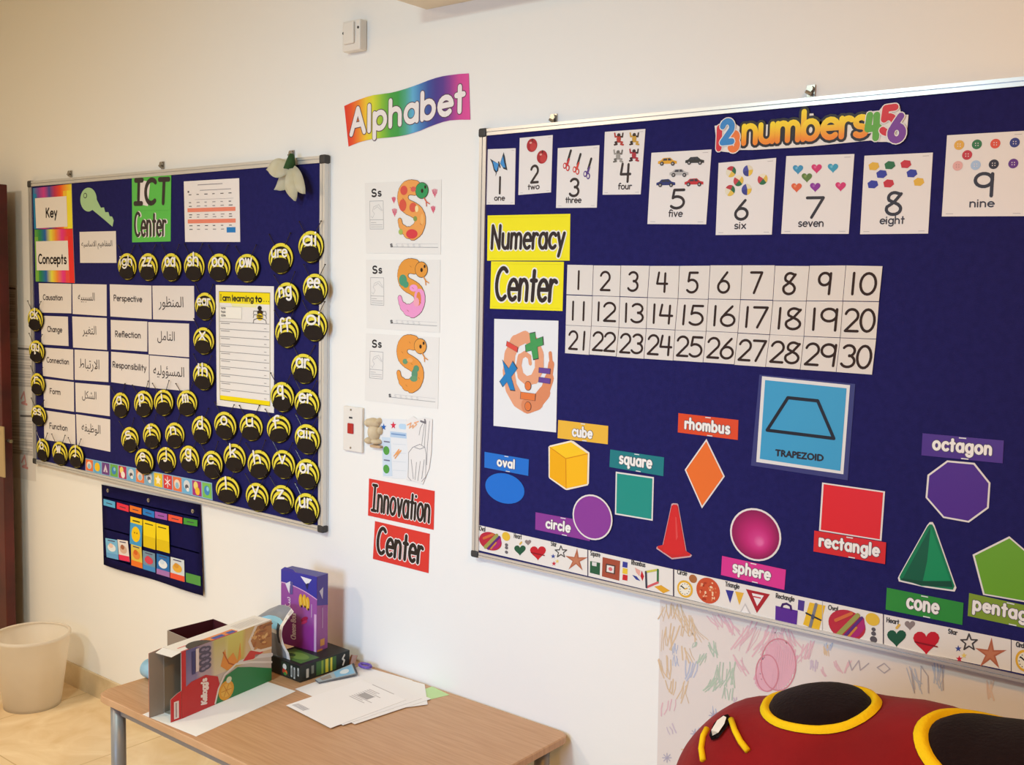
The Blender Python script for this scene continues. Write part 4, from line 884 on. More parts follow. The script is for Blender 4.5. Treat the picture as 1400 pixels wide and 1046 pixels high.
# thirty number cards
GX = [[47, 156, 270, 390, 514, 642, 775, 912, 1055, 1207, 1360], [43, 152, 266, 381, 508, 634, 768, 903, 1042, 1194, 1345], [40, 147, 262, 376, 496, 625, 757, 890, 1032, 1183, 1333], [37, 138, 251, 366, 487, 612, 742, 872, 1016, 1166, 1316]]
GY = [[36, 38, 39, 40, 40, 39, 39, 39, 40, 39, 42], [161, 165, 169, 173, 177, 180, 182, 185, 187, 188, 190], [287, 292, 297, 302, 308, 314, 320, 327, 334, 340, 345], [405, 412, 420, 428, 436, 444, 453, 462, 473, 483, 494]]
for r_ in range(3):
    for k in range(10):
        n = str(r_*10+k+1); g = 1.1; jy = random.uniform(-1.2, 1.2)
        q = Z5((GX[r_][k]+g, GY[r_][k]+g+jy), (GX[r_][k+1]-g, GY[r_][k+1]+g+jy), (GX[r_+1][k+1]-g, GY[r_+1][k+1]-g+jy), (GX[r_+1][k]+g, GY[r_+1][k]-g+jy))
        c = card(q, '#dfd8d0', (r_+k) % 2, th=.0008)
        cp = .60 if r_ < 2 else .63; t0 = .19 if r_ < 2 else .17
        if len(n) == 1: hw = {'1': .005, '4': .17, '9': .16}.get(n, .17); c.text(n, .46-hw, .46+hw, t0, cp, .0058, '#3a2c28', 1)
        elif n == '11': c.text('1', .27, .28, t0, cp, .0058, '#3a2c28', 1); c.text('1', .69, .7, t0, cp, .0058, '#3a2c28', 1)
        elif n[0] == '1': c.text('1', .24, .25, t0, cp, .0058, '#3a2c28', 1); c.text(n[1], .45, .87, t0, cp, .0058, '#3a2c28', 1)
        elif n == '21': c.text('2', .16, .5, t0, cp, .0058, '#3a2c28', 1); c.text('1', .76, .77, t0, cp, .0058, '#3a2c28', 1)
        else: c.text(n[0], .11, .47, t0, cp, .0058, '#3a2c28', 1); c.text(n[1], .54, .92, t0, cp, .0058, '#3a2c28', 1)
        c.rect(.4, .965, .58, .975, '#f4efe8', 1)
        c.build('number_card', PAPER, None, 'white square card with the numeral %s in the three row number grid' % {1: 'one', 2: 'two', 3: 'three', 4: 'four', 5: 'five', 6: 'six', 7: 'seven', 8: 'eight', 9: 'nine', 10: 'ten', 11: 'eleven', 12: 'twelve', 13: 'thirteen', 14: 'fourteen', 15: 'fifteen', 16: 'sixteen', 17: 'seventeen', 18: 'eighteen', 19: 'nineteen', 20: 'twenty', 21: 'twenty-one', 22: 'twenty-two', 23: 'twenty-three', 24: 'twenty-four', 25: 'twenty-five', 26: 'twenty-six', 27: 'twenty-seven', 28: 'twenty-eight', 29: 'twenty-nine', 30: 'thirty'}[int(n)], 'card', 'square number cards')

# ------------------------------------------------------------------ shape names and shapes
def shape_label(q, col, txt, s0, s1, t, cap, cname, lvl=0, wk=1):
    c = card(q, col, lvl); c.text(txt, s0, s1, t, cap, .0082*wk, '#5a5058', 1, .2); c.text(txt, s0, s1, t, cap, .0059*wk, '#f0ece6', 2, .2)
    for s, tt in ((.46, .95), (.5, .04)): c.rect(s, tt-.03, s+.09, tt+.02, '#dcdcdc', 1)
    c.build('shape_label', LAM, None, '%s label strip reading %s on the wide board' % (cname, txt), 'label', 'shape name labels')
shape_label(Z6((98, 252), (362, 297), (358, 395), (97, 345)), '#1f70cc', 'oval', .31, .68, .3, .5, 'bright blue')
shape_label(Z6((537, 62), (835, 98), (832, 207), (533, 170)), '#e9b53e', 'cube', .31, .69, .24, .52, 'golden yellow')
shape_label(Z6((847, 238), (1168, 285), (1163, 397), (842, 342)), '#1f7a80', 'square', .2, .78, .33, .58, 'teal')
shape_label(Z6((402, 612), (735, 672), (725, 784), (400, 715)), '#8a3a94', 'circle', .21, .64, .26, .5, 'purple')
shape_label(Z7((90, 212), (358, 243), (355, 332), (87, 298)), '#dc4a22', 'rhombus', .13, .86, .27, .52, 'red orange')
shape_label(Z7((285, 850), (570, 912), (563, 1002), (280, 935)), '#d6348c', 'sphere', .2, .77, .33, .54, 'bright pink')
shape_label(Z7((697, 737), (1018, 790), (1013, 887), (693, 830)), '#d42426', 'rectangle', .09, .91, .33, .52, 'scarlet', 1)
shape_label(Z8((243, 37), (575, 67), (570, 160), (238, 127)), '#4c2484', 'octagon', .15, .85, .34, .54, 'dark violet')
shape_label(Z8((97, 668), (410, 730), (405, 820), (92, 757)), '#2f8a34', 'cone', .29, .69, .3, .62, 'mid green')
shape_label(Z8((433, 690), (777, 765), (771, 857), (427, 783)), '#7f9a2a', 'pentagon', .07, .93, .35, .54, 'olive green')

def shape(px, fill, border, label, lvl=0, bcol='#e4ddd8', k=.93, extra=None):
    c = cutout(px, bcol if border else fill, lvl)
    if border: c.pxpoly(shrink(px, k), fill, 1)
    if extra: extra(c)
    c.build('shape_cutout', LAM, None, label, 'shape', 'laminated shapes')
shape(ellpx(689.8, 667.8, 26.8, 20.5, -.02), '#1a6fce', False, 'plain blue oval shape under the oval label')
def cubex(c):
    c.pxpoly(Z6((613, 194), (713, 263), (583, 292), (488, 224)), '#f6c524', 2); c.pxpoly(Z6((583, 292), (713, 263), (709, 443), (585, 470)), '#f5b71a', 2); c.pxpoly(Z6((488, 224), (583, 292), (585, 470), (487, 403)), '#efac14', 2)
    for a, b in (((488, 224), (583, 292)), ((583, 292), (713, 263)), ((583, 292), (585, 468))): c.pxline(Z6(a, b), .0022, '#d98a14', 3)
shape(Z6((613, 184), (630, 190), (722, 256), (723, 270), (719, 440), (712, 452), (590, 480), (578, 477), (486, 412), (480, 402), (479, 222), (488, 214)), '#f2b41c', True, 'yellow cube picture with white edge under the cube label', 0, '#efe2cc', .9, cubex)
shape(Z6((880, 370), (1107, 403), (1100, 663), (875, 625)), '#1f8f82', True, 'teal square shape with white edge under the square label')
shape(ellpx(809.7, 707.3, 27.4, 31, -.02), '#8a3c96', True, 'purple circle shape overlapping the circle label', 2, k=.93)
def conex(c):
    c.pxpoly(Z6((1222, 566), (1245, 567), (1292, 846), (1262, 872), (1160, 850)), '#d3282a', 2); c.pxpoly(Z6((1236, 640), (1243, 640), (1252, 760), (1240, 780)), '#dd4a48', 3); c.pxpoly(Z6((1130, 826), (1165, 815), (1262, 872), (1300, 848), (1326, 868), (1215, 884)), '#c9282a', 1)
shape(Z6((1212, 562), (1222, 558), (1246, 560), (1252, 566), (1302, 848), (1334, 868), (1326, 880), (1215, 893), (1122, 830), (1124, 818), (1158, 810)), '#cf2a2c', True, 'red traffic cone shape standing beside the sphere circle', 0, '#c9a2a4', .94, conex)
shape(Z7((215, 327), (297, 495), (195, 638), (118, 465)), '#e8702a', True, 'orange rhombus shape with white edge under the rhombus label', k=.925)
c = card(Z7((452, 40), (880, 82), (846, 512), (414, 446)), '#3a3a74', 0)
c.pxpoly(Z7((464, 47), (857, 87), (827, 485), (438, 430)), '#e0dedc', 1); c.pxpoly(Z7((478, 64), (842, 101), (814, 470), (454, 416)), '#3f9cc8', 2)
tr = Z7((580, 143), (713, 157), (785, 325), (487, 288)); c.pxline(tr+[tr[0]], .0075, '#1f1c22', 3)
for p_, cc in (((tr[0]), 0), ((tr[1]), 0), ((tr[2]), 0), ((tr[3]), 0)): pass
a, b = at(Z7((522, 402))[0], -c.y1), at(Z7((735, 427))[0], -c.y1)
vs, fs = outline_text('TRAPEZOID'); lo, hi = min(v[0] for v in vs), max(v[0] for v in vs); k = (b.x-a.x)/(hi-lo); kz = (at(Z7((522, 374))[0], -c.y1).z-a.z)/max(v[1] for v in vs); sl = (b.z-a.z)/(hi-lo)
for dx_, dz_ in ((0, 0), (.0011, 0), (.0022, .0003), (.0011, .0012), (.0006, -.0008)):
    for f in fs: c.acc.add([Vector((a.x+dx_+(vs[i][0]-lo)*k, -c.y1-(3+dx_*100+dz_*37)*LAY, a.z+dz_+vs[i][1]*kz+(vs[i][0]-lo)*sl)) for i in f], '#2a262c')
c.build('trapezoid_card', LAM, None, 'large light blue laminated card with a black outlined TRAPEZOID', 'card')
def sphx(c):
    # printed ball picture: the light spot belongs to the print
    o = ellpx(1032.5, 731, 32, 33.2, -c.y1, 28); n = 28
    cx, cy = 1040, 743
    ring = [[(cx+(x-cx)*k, cy+(y-cy)*k) for x, y in o] for k in (1, .75, .5, .25, .08)]
    cols = ['#8a1650', '#a81c60', '#c02672', '#d03c86', '#e06aa2']
    for j in range(4):
        for i in range(n): c.pxpoly([ring[j][i], ring[j][(i+1) % n], ring[j+1][(i+1) % n], ring[j+1][i]], [cols[j], cols[j], cols[j+1], cols[j+1]], 2)
    c.pxpoly(ring[4], cols[4], 2)
shape(ellpx(1032.5, 731, 35.2, 36, -.02), '#b0206a', True, 'magenta ball picture above the sphere label', 0, extra=sphx)
shape(Z7((732, 522), (1013, 562), (997, 783), (718, 738)), '#de2026', True, 'red rectangle shape resting above the rectangle label', 0, k=.945)
shape(Z8((343, 148), (455, 158), (520, 240), (513, 343), (432, 402), (327, 383), (255, 300), (263, 207)), '#4e1f86', True, 'violet octagon shape with white edge under the octagon label', k=.94)
def con2(c):
    c.pxpoly(Z8((277, 418), (312, 520), (240, 660), (160, 634)), '#0f5a3c', 2); c.pxpoly(Z8((277, 418), (366, 662), (240, 660), (262, 560)), '#128a54', 2); c.pxpoly(Z8((155, 628), (240, 640), (360, 640), (366, 665), (260, 660), (160, 638)), '#0f4a30', 3)
shape(Z8((272, 400), (284, 400), (292, 414), (381, 668), (374, 684), (255, 667), (146, 642), (142, 628), (150, 612), (262, 412)), '#107a4c', True, 'green cone picture with white edge above the cone label', k=.94, extra=con2)
shape(Z8((597, 458), (762, 600), (745, 742), (490, 697), (447, 533)), '#6aa31f', True, 'lime green pentagon shape above the pentagon label', k=.945)

# ------------------------------------------------------------------ picture border along the foot of the wide board
TOPE = [(640, 714.5), (653, 717.6), (804, 752), (921, 778.5), (1208, 840), (1383, 875), (1420, 883)]
BOTE = [(640, 748.8), (653, 752), (804, 787.6), (921, 815), (1208, 882), (1383, 918), (1420, 926)]
def ed(tab, x):
    for (a, b), (c_, d) in zip(tab, tab[1:]):
        if a <= x <= c_: return b+(d-b)*(x-a)/(c_-a)
def strip(x0, x1, label, draw, lvl=0):
    c = card([(x0, ed(TOPE, x0)), (x1, ed(TOPE, x1)), (x1, ed(BOTE, x1)), (x0, ed(BOTE, x0))], '#e6e0d8', lvl)
    c.rect(0, 0, .0035, 1, '#4a4644', 1); draw(c); c.build('border_strip', LAM, None, label, 'border strip', 'shape picture strips along the wide board')
def cap_(c, zf, p, txt, w, h=9):
    q = zf(p, (p[0]+w, p[1]+w*.2)); a, b = at(q[0], -c.y1), at(q[1], -c.y1)
    slopetext(c, txt, (q[0][0], q[0][1]+3.5), (q[1][0], q[1][1]+3.5), 6, .0022, '#4a4644', 1, .1)
def pe(c, zf, x, y, rx, ry, col, L, sc, n=20): c.pxell(*zf((x, y))[0], rx/sc, ry/sc, col, L, n)
def oval_(c, zf, sc, x, y, k):
    pe(c, zf, x, y, 77*k, 62*k, '#b8283c', 1, sc, 28); c.pxpoly(zf(*[(x+a*k, y+b*k) for a, b in ((0, 60), (70, -30), (76, 10), (50, 45))]), '#a8246e', 2)
    for (a, b), (d, e), w_, cc in (((-35, 40), (45, -40), .013, '#9a9a50'), ((-15, 52), (62, -30), .008, '#5a2a78'), ((5, 50), (40, 10), .006, '#c8823a'), ((-45, -20), (20, -48), .009, '#cf6a3a')): c.pxline(zf((x+a*k, y+b*k), (x+d*k, y+e*k)), w_*.8, cc, 3)
def heart_(c, zf, sc, x, y, k):
    heart(c, zf, x-123*k, y-17*k, 40*k, '#20553c'); heart(c, zf, x-68*k, y-68*k, 22*k, '#8a7c78'); heart(c, zf, x, y, 55*k, '#c4202e'); c.pxline(zf((x-123*k, y-55*k), (x-112*k, y-68*k)), .005, '#d8b050', 2)
    c.pxline(zf((x-46*k, y+2*k), (x+45*k, y+22*k)), .003, '#8a1420', 3)
def starpts(x, y, r, inner=.42, rot=0): return [(x+r*(1 if k % 2 == 0 else inner)*cos(RD(90+36*k+rot)), y-r*(1 if k % 2 == 0 else inner)*sin(RD(90+36*k+rot))) for k in range(10)]
def star_(c, zf, sc, x, y, k):
    s_ = zf(*starpts(x-105*k, y-52*k, 42*k)); c.pxline(s_+[s_[0]], .003, '#4a4644', 1)
    c.pxpoly(zf(*starpts(x-158*k, y-22*k, 17*k)), '#3a4a94', 1); c.pxpoly(zf(*starpts(x-130*k, y+12*k, 15*k)), '#e8cf70', 1); c.pxpoly(zf(*starpts(x-153*k, y+28*k, 17*k)), '#c8283a', 1)
    c.pxpoly(zf(*starpts(x, y+5*k, 82*k, .32, -4)), '#b4694c', 1); c.pxpoly(zf(*starpts(x, y+5*k, 50*k, .32, -4)), '#c07a5a', 2)
def sA(c):
    cap_(c, Y1, (78, 108), 'Oval', 38); oval_(c, Y1, 5, 153, 200, 1); pe(c, Y1, 260, 167, 28, 30, '#e2b83a', 1, 5)
    for y in (225, 245, 275): pe(c, Y1, 263, y, 11, 11, '#6a6468', 1, 5)
    cap_(c, Y1, (315, 158), 'Heart', 50); heart_(c, Y1, 5, 478, 275, 1); cap_(c, Y1, (568, 212), 'Star', 36); star_(c, Y1, 5, 740, 325, 1)
def sB(c):
    cap_(c, Y1, (838, 278), 'Square', 64); c.pxpoly(Y1((835, 335), (903, 348), (900, 432), (833, 415)), '#2a5a3e', 1); c.pxpoly(Y1((848, 340), (880, 346), (879, 372), (848, 366)), '#dad6d2', 2)
    c.pxpoly(Y1((920, 308), (1040, 335), (1033, 470), (915, 440)), '#a24c38', 1); c.pxpoly(Y1((943, 352), (1008, 366), (1004, 426), (940, 412)), '#4a3a34', 2); c.pxpoly(Y1((951, 362), (1000, 372), (997, 418), (948, 407)), '#e6dcd6', 3); pe(c, Y1, 975, 390, 13, 13, '#d86a70', 4, 5)
    for y, cc in ((338, '#3a3f94'), (382, '#e6c23a'), (426, '#c8282e')): c.pxpoly(Y1((1058, y), (1091, y+7), (1089, y+44), (1055, y+38)), cc, 1)
    cap_(c, Y1, (1118, 340), 'Rhombus', 92)
    for pts, cc in (([(1140, 380), (1178, 400), (1172, 440), (1150, 415)], '#e0a496'), ([(1187, 400), (1203, 440), (1192, 472), (1178, 438)], '#c0222e'), ([(1122, 430), (1152, 440), (1178, 472), (1148, 462)], '#34408e'), ([(1272, 510), (1320, 500), (1380, 538), (1335, 556)], '#dfa42e')): c.pxpoly(Y1(*pts), cc, 1)
    for a, b, cc in (((1215, 410), (1298, 395), '#c8c050'), ((1298, 395), (1297, 482), '#2f6a40'), ((1297, 482), (1220, 515), '#d05a60'), ((1220, 515), (1216, 410), '#3a3a4a')): c.pxline(Y1(a, b), .0055, cc, 2)
def clock_(c, zf, sc, x, y, r):
    pe(c, zf, x, y, r, r*1.1, '#e2ae36', 1, sc, 28); pe(c, zf, x, y, r*.76, r*.84, '#ece6d4', 2, sc, 28)
    for k in range(12): pe(c, zf, x+r*.6*cos(RD(30*k)), y+r*.66*sin(RD(30*k)), r*.06, r*.06, '#3a3634', 3, sc, 8)
    c.pxline(zf((x, y), (x-r*.45, y-r*.4)), .003, '#2a2624', 4); c.pxline(zf((x, y), (x+r*.3, y-r*.1)), .003, '#e0b020', 4)
def sC(c):
    cap_(c, Y2, (115, 92), 'Circle', 56); clock_(c, Y2, 4.375, 160, 198, 47); pe(c, Y2, 208, 137, 24, 25, '#a8683c', 1, 4.375)
    pe(c, Y2, 298, 208, 71, 77, '#c8502e', 1, 4.375, 30); random.seed(5)
    for k in range(34):
        a, r = random.uniform(0, 6.28), random.uniform(0, .88)**.6; pe(c, Y2, 298+62*r*cos(a), 208+67*r*sin(a), random.uniform(4, 10), random.uniform(4, 10), random.choice(['#e8a07a', '#f0c8a0', '#a83820', '#d8764a']), 2, 4.375, 9)
    cap_(c, Y2, (402, 165), 'Triangle', 82)
    for pts, cc, L in (([(403, 203), (452, 210), (430, 283)], '#34348c', 1), ([(460, 212), (512, 222), (485, 295)], '#e2b03e', 1), ([(520, 282), (556, 350), (485, 343)], '#c9c4c0', 1), ([(520, 296), (544, 342), (498, 337)], '#ece8e4', 2), ([(524, 198), (668, 230), (590, 342)], '#a8202c', 1), ([(560, 222), (632, 238), (592, 300)], '#ece4e2', 2)): c.pxpoly(Y2(*pts), cc, L)
    c.pxline(Y2((572, 243), (612, 252)), .003, '#c03a44', 3); cap_(c, Y2, (705, 235), 'Rectangle', 108)
    c.pxpoly(Y2((702, 298), (835, 328), (828, 418), (700, 384)), '#562690', 1); h_ = Y2((738, 308), (745, 290), (768, 286), (792, 300), (795, 322)); c.pxline(h_, .005, '#3a1a60', 2)
    c.pxpoly(Y2((838, 262), (876, 270), (870, 332), (834, 322)), '#4a3488', 1)
    c.pxpoly(Y2((905, 278), (1000, 298), (960, 450), (866, 410)), '#e6b82c', 1); c.pxline(Y2((945, 290), (908, 428)), .007, '#7a7a84', 2); c.pxline(Y2((885, 342), (972, 384)), .004, '#2a2a34', 2); pe(c, Y2, 925, 365, 10, 16, '#4a5068', 3, 4.375)
    c.rect(.736, 0, .739, 1, '#b8b2ae', 1); cap_(c, Y2, (1018, 305), 'Oval', 54); oval_(c, Y2, 4.375, 1128, 414, 1.46); pe(c, Y2, 1282, 380, 43, 38, '#e2b83a', 1, 4.375)
    for y, r in ((440, 13), (465, 15), (500, 22)): pe(c, Y2, 1288, y, r, r*.9, '#5a5458', 1, 4.375)
def sD(c):
    cap_(c, Y3, (150, 112), 'Heart', 108); heart_(c, Y3, 6.667, 510, 312, 2.2); cap_(c, Y3, (712, 215), 'Star', 78); star_(c, Y3, 6.667, 1095, 420, 1.86)
def sE(c): cap_(c, Y3, (1330, 335), 'Circle', 90); clock_(c, Y3, 6.667, 1412, 490, 92)
strip(654, 803, 'picture strip with an ovoid, hearts and a starfish at the corner of the wide board', sA)
strip(804, 920, 'picture strip of squares and rhombus pictures under the teal square', sB)
strip(921, 1207, 'long picture strip with pizza, give way triangle and purple bag', sC)
strip(1208, 1382, 'picture strip with red heart and starfish under the cone label', sD)
strip(1383, 1412, 'end of a picture strip with a yellow clock under the pentagon label', sE)

# ------------------------------------------------------------------ children's mural below the wide board
mq = [project(Vector((x, -.0014, z))) for x, z in ((-1.332, .957), (.46, .957), (.46, .42), (-1.322, .42))]
c = card(mq, '#e0d6d0', 0, 'wall', .0009); random.seed(11)
def hatch(zx, zy, w, h, ang, n, col, wid=.0035):
    for i in range(n):
        f = (i+.5)/n-.5; cx, cy = zx+f*w*random.uniform(.9, 1.1), zy+random.uniform(-.12, .12)*h; dx_, dy_ = h/2*math.sin(RD(ang)), h/2*math.cos(RD(ang))
        jx = random.uniform(-.14, .14)*h; c.pxline(Zm((cx-dx_-jx, cy+dy_*random.uniform(.5, 1)), (cx+jx*.4+random.uniform(-3, 3), cy), (cx+dx_*random.uniform(.6, 1)+jx, cy-dy_*random.uniform(.55, 1))), wid*random.uniform(.4, 1.15), col, 1)
def mixc(a, k=.5):
    a, b = lin(a), lin('#e0d6d0'); return tuple(a[i]*k+b[i]*(1-k) for i in range(4))
YE, PK, GR, BL, OR, VI = mixc('#d0a03a', .5), mixc('#dc7aa0', .42), mixc('#4aa878', .42), mixc('#5a90cc', .4), mixc('#dca47c', .4), mixc('#9a70b4', .35)
for x, y, w, h, a, n, col in ((140, 45, 60, 60, 8, 8, YE), (185, 55, 40, 80, -10, 6, YE), (140, 130, 50, 90, 14, 8, YE), (205, 90, 50, 80, -12, 7, YE), (130, 250, 40, 90, -4, 6, YE), (205, 195, 40, 60, -20, 5, YE), (150, 310, 30, 60, -8, 4, YE), (195, 330, 30, 80, 5, 5, YE), (235, 110, 40, 100, -20, 5, YE),
        (163, 175, 18, 40, 5, 4, BL), (220, 250, 40, 70, 12, 6, BL), (165, 220, 20, 40, 0, 4, BL), (300, 180, 24, 60, -15, 5, GR), (260, 210, 30, 40, 20, 6, GR), (340, 270, 80, 90, 10, 11, GR), (300, 300, 50, 60, 30, 7, GR), (350, 330, 40, 50, 0, 5, GR), (232, 160, 16, 20, 0, 3, GR),
        (320, 80, 60, 60, -25, 8, PK), (360, 95, 40, 70, -20, 6, PK), (420, 130, 60, 110, 20, 9, PK), (395, 230, 30, 80, -20, 5, PK), (500, 150, 70, 110, 20, 12, PK), (560, 145, 70, 80, -15, 10, PK), (630, 190, 50, 90, 18, 7, PK), (655, 235, 30, 40, 0, 5, VI), (690, 260, 10, 40, -15, 2, PK), (740, 240, 20, 50, -15, 3, PK), (775, 235, 12, 50, 12, 2, PK),
        (700, 180, 20, 40, 10, 4, YE), (705, 170, 30, 30, 10, 4, BL), (300, 400, 16, 40, 0, 3, BL), (375, 355, 16, 20, 0, 4, VI), (240, 480, 30, 50, 10, 3, BL), (210, 530, 50, 14, 85, 3, YE), (1015, 280, 40, 90, -14, 8, BL), (1095, 270, 30, 90, -4, 6, BL), (1280, 315, 20, 70, 5, 5, OR), (270, 490, 40, 60, 30, 4, OR), (140, 380, 60, 60, 10, 4, PK), (150, 460, 30, 40, -20, 3, VI)):
    hatch(x, y, w, h, a, n, col)
for x, y, rx, ry, col in ((530, 230, 62, 92, PK), (490, 260, 40, 65, PK)):
    pts = [(x+rx*cos(RD(a)), y+ry*sin(RD(a))) for a in range(0, 361, 15)]; c.pxline(Zm(*pts), .003, mixc('#c84a70', .7), 2)
    for k in range(16): f = (k+.5)/16*2-1; hh = ry*math.sqrt(1-f*f)*.95; c.pxline(Zm((x+rx*f-8, y+hh), (x+rx*f+8, y-hh)), .005, mixc('#dd86a8', .6), 1)
for pts in ([(1035, 235), (1060, 270), (1062, 330)], [(1110, 240), (1114, 320)], [(1000, 250), (1012, 330)], [(880, 240), (905, 225), (925, 245), (905, 260), (880, 240)], [(780, 215), (790, 250), (815, 215), (820, 250), (850, 225)]): c.pxline(Zm(*pts), .0022, mixc('#6a6488', .5), 2)
for x, y in ((135, 560), (235, 475), (300, 410)):
    for a in (0, 45, 90, 135): c.pxline(Zm((x-16*cos(RD(a)), y-16*sin(RD(a))), (x+16*cos(RD(a)), y+16*sin(RD(a)))), .002, mixc('#6a6aa8', .5), 2)
c.build('mural_paper', PAPER, None, 'long white paper of faint pastel scribbles on the wall below the wide board', 'drawing')

# ------------------------------------------------------------------ waste bin
bc = Vector((-4.105, -.215, 0))
wb = empty('waste_bin', bc, 'translucent white plastic waste bin on the tiled floor by the red door', 'bin')
M_bin = bpy.data.materials.new('frosted_plastic'); M_bin.use_nodes = True; _n = M_bin.node_tree; _b = _n.nodes['Principled BSDF']
_b.inputs['Base Color'].default_value = lin('#f8f1e6'); _b.inputs['Roughness'].default_value = .4
_t = _n.nodes.new('ShaderNodeBsdfTranslucent'); _t.inputs['Color'].default_value = lin('#fbf3e6'); _m = _n.nodes.new('ShaderNodeMixShader'); _m.inputs[0].default_value = .45
_n.links.new(_b.outputs[0], _m.inputs[1]); _n.links.new(_t.outputs[0], _m.inputs[2])
_tr = _n.nodes.new('ShaderNodeBsdfTransparent'); _m2 = _n.nodes.new('ShaderNodeMixShader'); _nz = _n.nodes.new('ShaderNodeTexNoise'); _nz.inputs['Scale'].default_value = 3
_mr = _n.nodes.new('ShaderNodeMapRange'); _mr.inputs['To Min'].default_value = .24; _mr.inputs['To Max'].default_value = .32; _n.links.new(_nz.outputs['Fac'], _mr.inputs['Value']); _n.links.new(_mr.outputs[0], _m2.inputs[0])
_n.links.new(_m.outputs[0], _m2.inputs[1]); _n.links.new(_tr.outputs[0], _m2.inputs[2]); _n.links.new(_m2.outputs[0], _n.nodes['Material Output'].inputs['Surface'])
bm = bmesh.new(); lathe(bm, [(.001, .006), (.103, .006), (.142, .288), (.150, .293), (.150, .283), (.146, .279), (.108, .0), (.001, 0)], 48); 
bmesh.ops.recalc_face_normals(bm, faces=list(bm.faces))
for v in bm.verts: v.co += bc
frommesh('bucket', bm, M_bin, wb, True)
bm = bmesh.new(); r_ = lathe(bm, [(.1435+.005*cos(RD(a)), .291+.005*sin(RD(a))) for a in range(0, 361, 45)], 48)
for v in bm.verts: v.co += bc
frommesh('rim', bm, M_bin, wb, True)

# ------------------------------------------------------------------ the low table
TX0, TX1, TY0, TY1, TZ = -2.795, -1.592, -.692, -.004, .53
tab = empty('low_table', ((TX0+TX1)/2, (TY0+TY1)/2, 0), 'low beech topped classroom table with grey metal legs against the wall', 'table')
def wood():
    m = bpy.data.materials.new('beech_laminate'); m.use_nodes = True; nt = m.node_tree; b = nt.nodes['Principled BSDF']
    tc = nt.nodes.new('ShaderNodeTexCoord'); mp = nt.nodes.new('ShaderNodeMapping'); mp.inputs['Scale'].default_value = (2, 34, 2)
    n = nt.nodes.new('ShaderNodeTexNoise'); n.inputs['Scale'].default_value = 4; n.inputs['Detail'].default_value = 7
    rp = nt.nodes.new('ShaderNodeValToRGB'); rp.color_ramp.elements[0].color = lin('#b88c64'); rp.color_ramp.elements[1].color = lin('#c99f78'); rp.color_ramp.elements[0].position = .3; rp.color_ramp.elements[1].position = .72
    nt.links.new(tc.outputs['Object'], mp.inputs['Vector']); nt.links.new(mp.outputs['Vector'], n.inputs['Vector']); nt.links.new(n.outputs['Fac'], rp.inputs['Fac']); nt.links.new(rp.outputs['Color'], b.inputs['Base Color']); b.inputs['Roughness'].default_value = .38
    return m
bm = bmesh.new(); R_ = .045; out = []
for cx, cy, a0 in ((TX1-R_, TY1-.012, 0), (TX0+R_, TY1-.012, 90), (TX0+R_, TY0+R_, 180), (TX1-R_, TY0+R_, 270)):
    rr = .012 if cy > -.1 else R_
    if cy > -.1: cx = TX1-.03 if a0 == 0 else TX0+.012; rr = .03 if a0 == 0 else .012; cy = TY1-rr
    for k in range(8): a = RD(a0+90*k/7); out.append((cx+rr*cos(a), cy+rr*sin(a)))
lv = []
for z, ins in ((TZ-.022, .003), (TZ-.019, 0), (TZ-.003, 0), (TZ, .003)):
    cx, cy = (TX0+TX1)/2, (TY0+TY1)/2; lv.append([bm.verts.new((x-ins*(1 if x > cx else -1), y-ins*(1 if y > cy else -1), z)) for x, y in out])
bm.faces.new(list(reversed(lv[0]))); bm.faces.new(lv[-1])
for i in range(3):
    for k in range(len(out)): bm.faces.new((lv[i][k], lv[i][(k+1) % len(out)], lv[i+1][(k+1) % len(out)], lv[i+1][k]))
frommesh('tabletop', bm, wood(), tab)
M_grey = mat('grey_metal_paint', '#8f8d8b', .4, .5, metal=.2, var=.05)
bm = bmesh.new()
for lo, hi in (((TX0+.06, TY0+.04, TZ-.062), (TX1-.06, TY0+.065, TZ-.0225)), ((TX0+.06, TY1-.075, TZ-.062), (TX1-.06, TY1-.05, TZ-.0225)), ((TX0+.06, TY0+.065, TZ-.062), (TX0+.085, TY1-.075, TZ-.0225)), ((TX1-.085, TY0+.065, TZ-.062), (TX1-.06, TY1-.075, TZ-.0225))):
    g = bmesh.ops.create_cube(bm, size=1)['verts']; lo, hi = Vector(lo), Vector(hi)
    for v in g: v.co = Vector((v.co.x*(hi.x-lo.x), v.co.y*(hi.y-lo.y), v.co.z*(hi.z-lo.z)))+(lo+hi)/2
frommesh('frame', bm, M_grey, tab)
for x in (TX0+.05, TX1-.05):
    for y in (TY0+.045, TY1-.06):
        bm = bmesh.new(); tube(bm, [(x, y, .012), (x, y, TZ-.0225)], .021, 20); lg = frommesh('leg', bm, M_grey, tab)
        for p in lg.data.polygons: p.use_smooth = len(p.vertices) == 4
        bm = bmesh.new(); tube(bm, [(x, y, 0), (x, y, .014)], .0225, 16); frommesh('foot', bm, M_dark, lg)

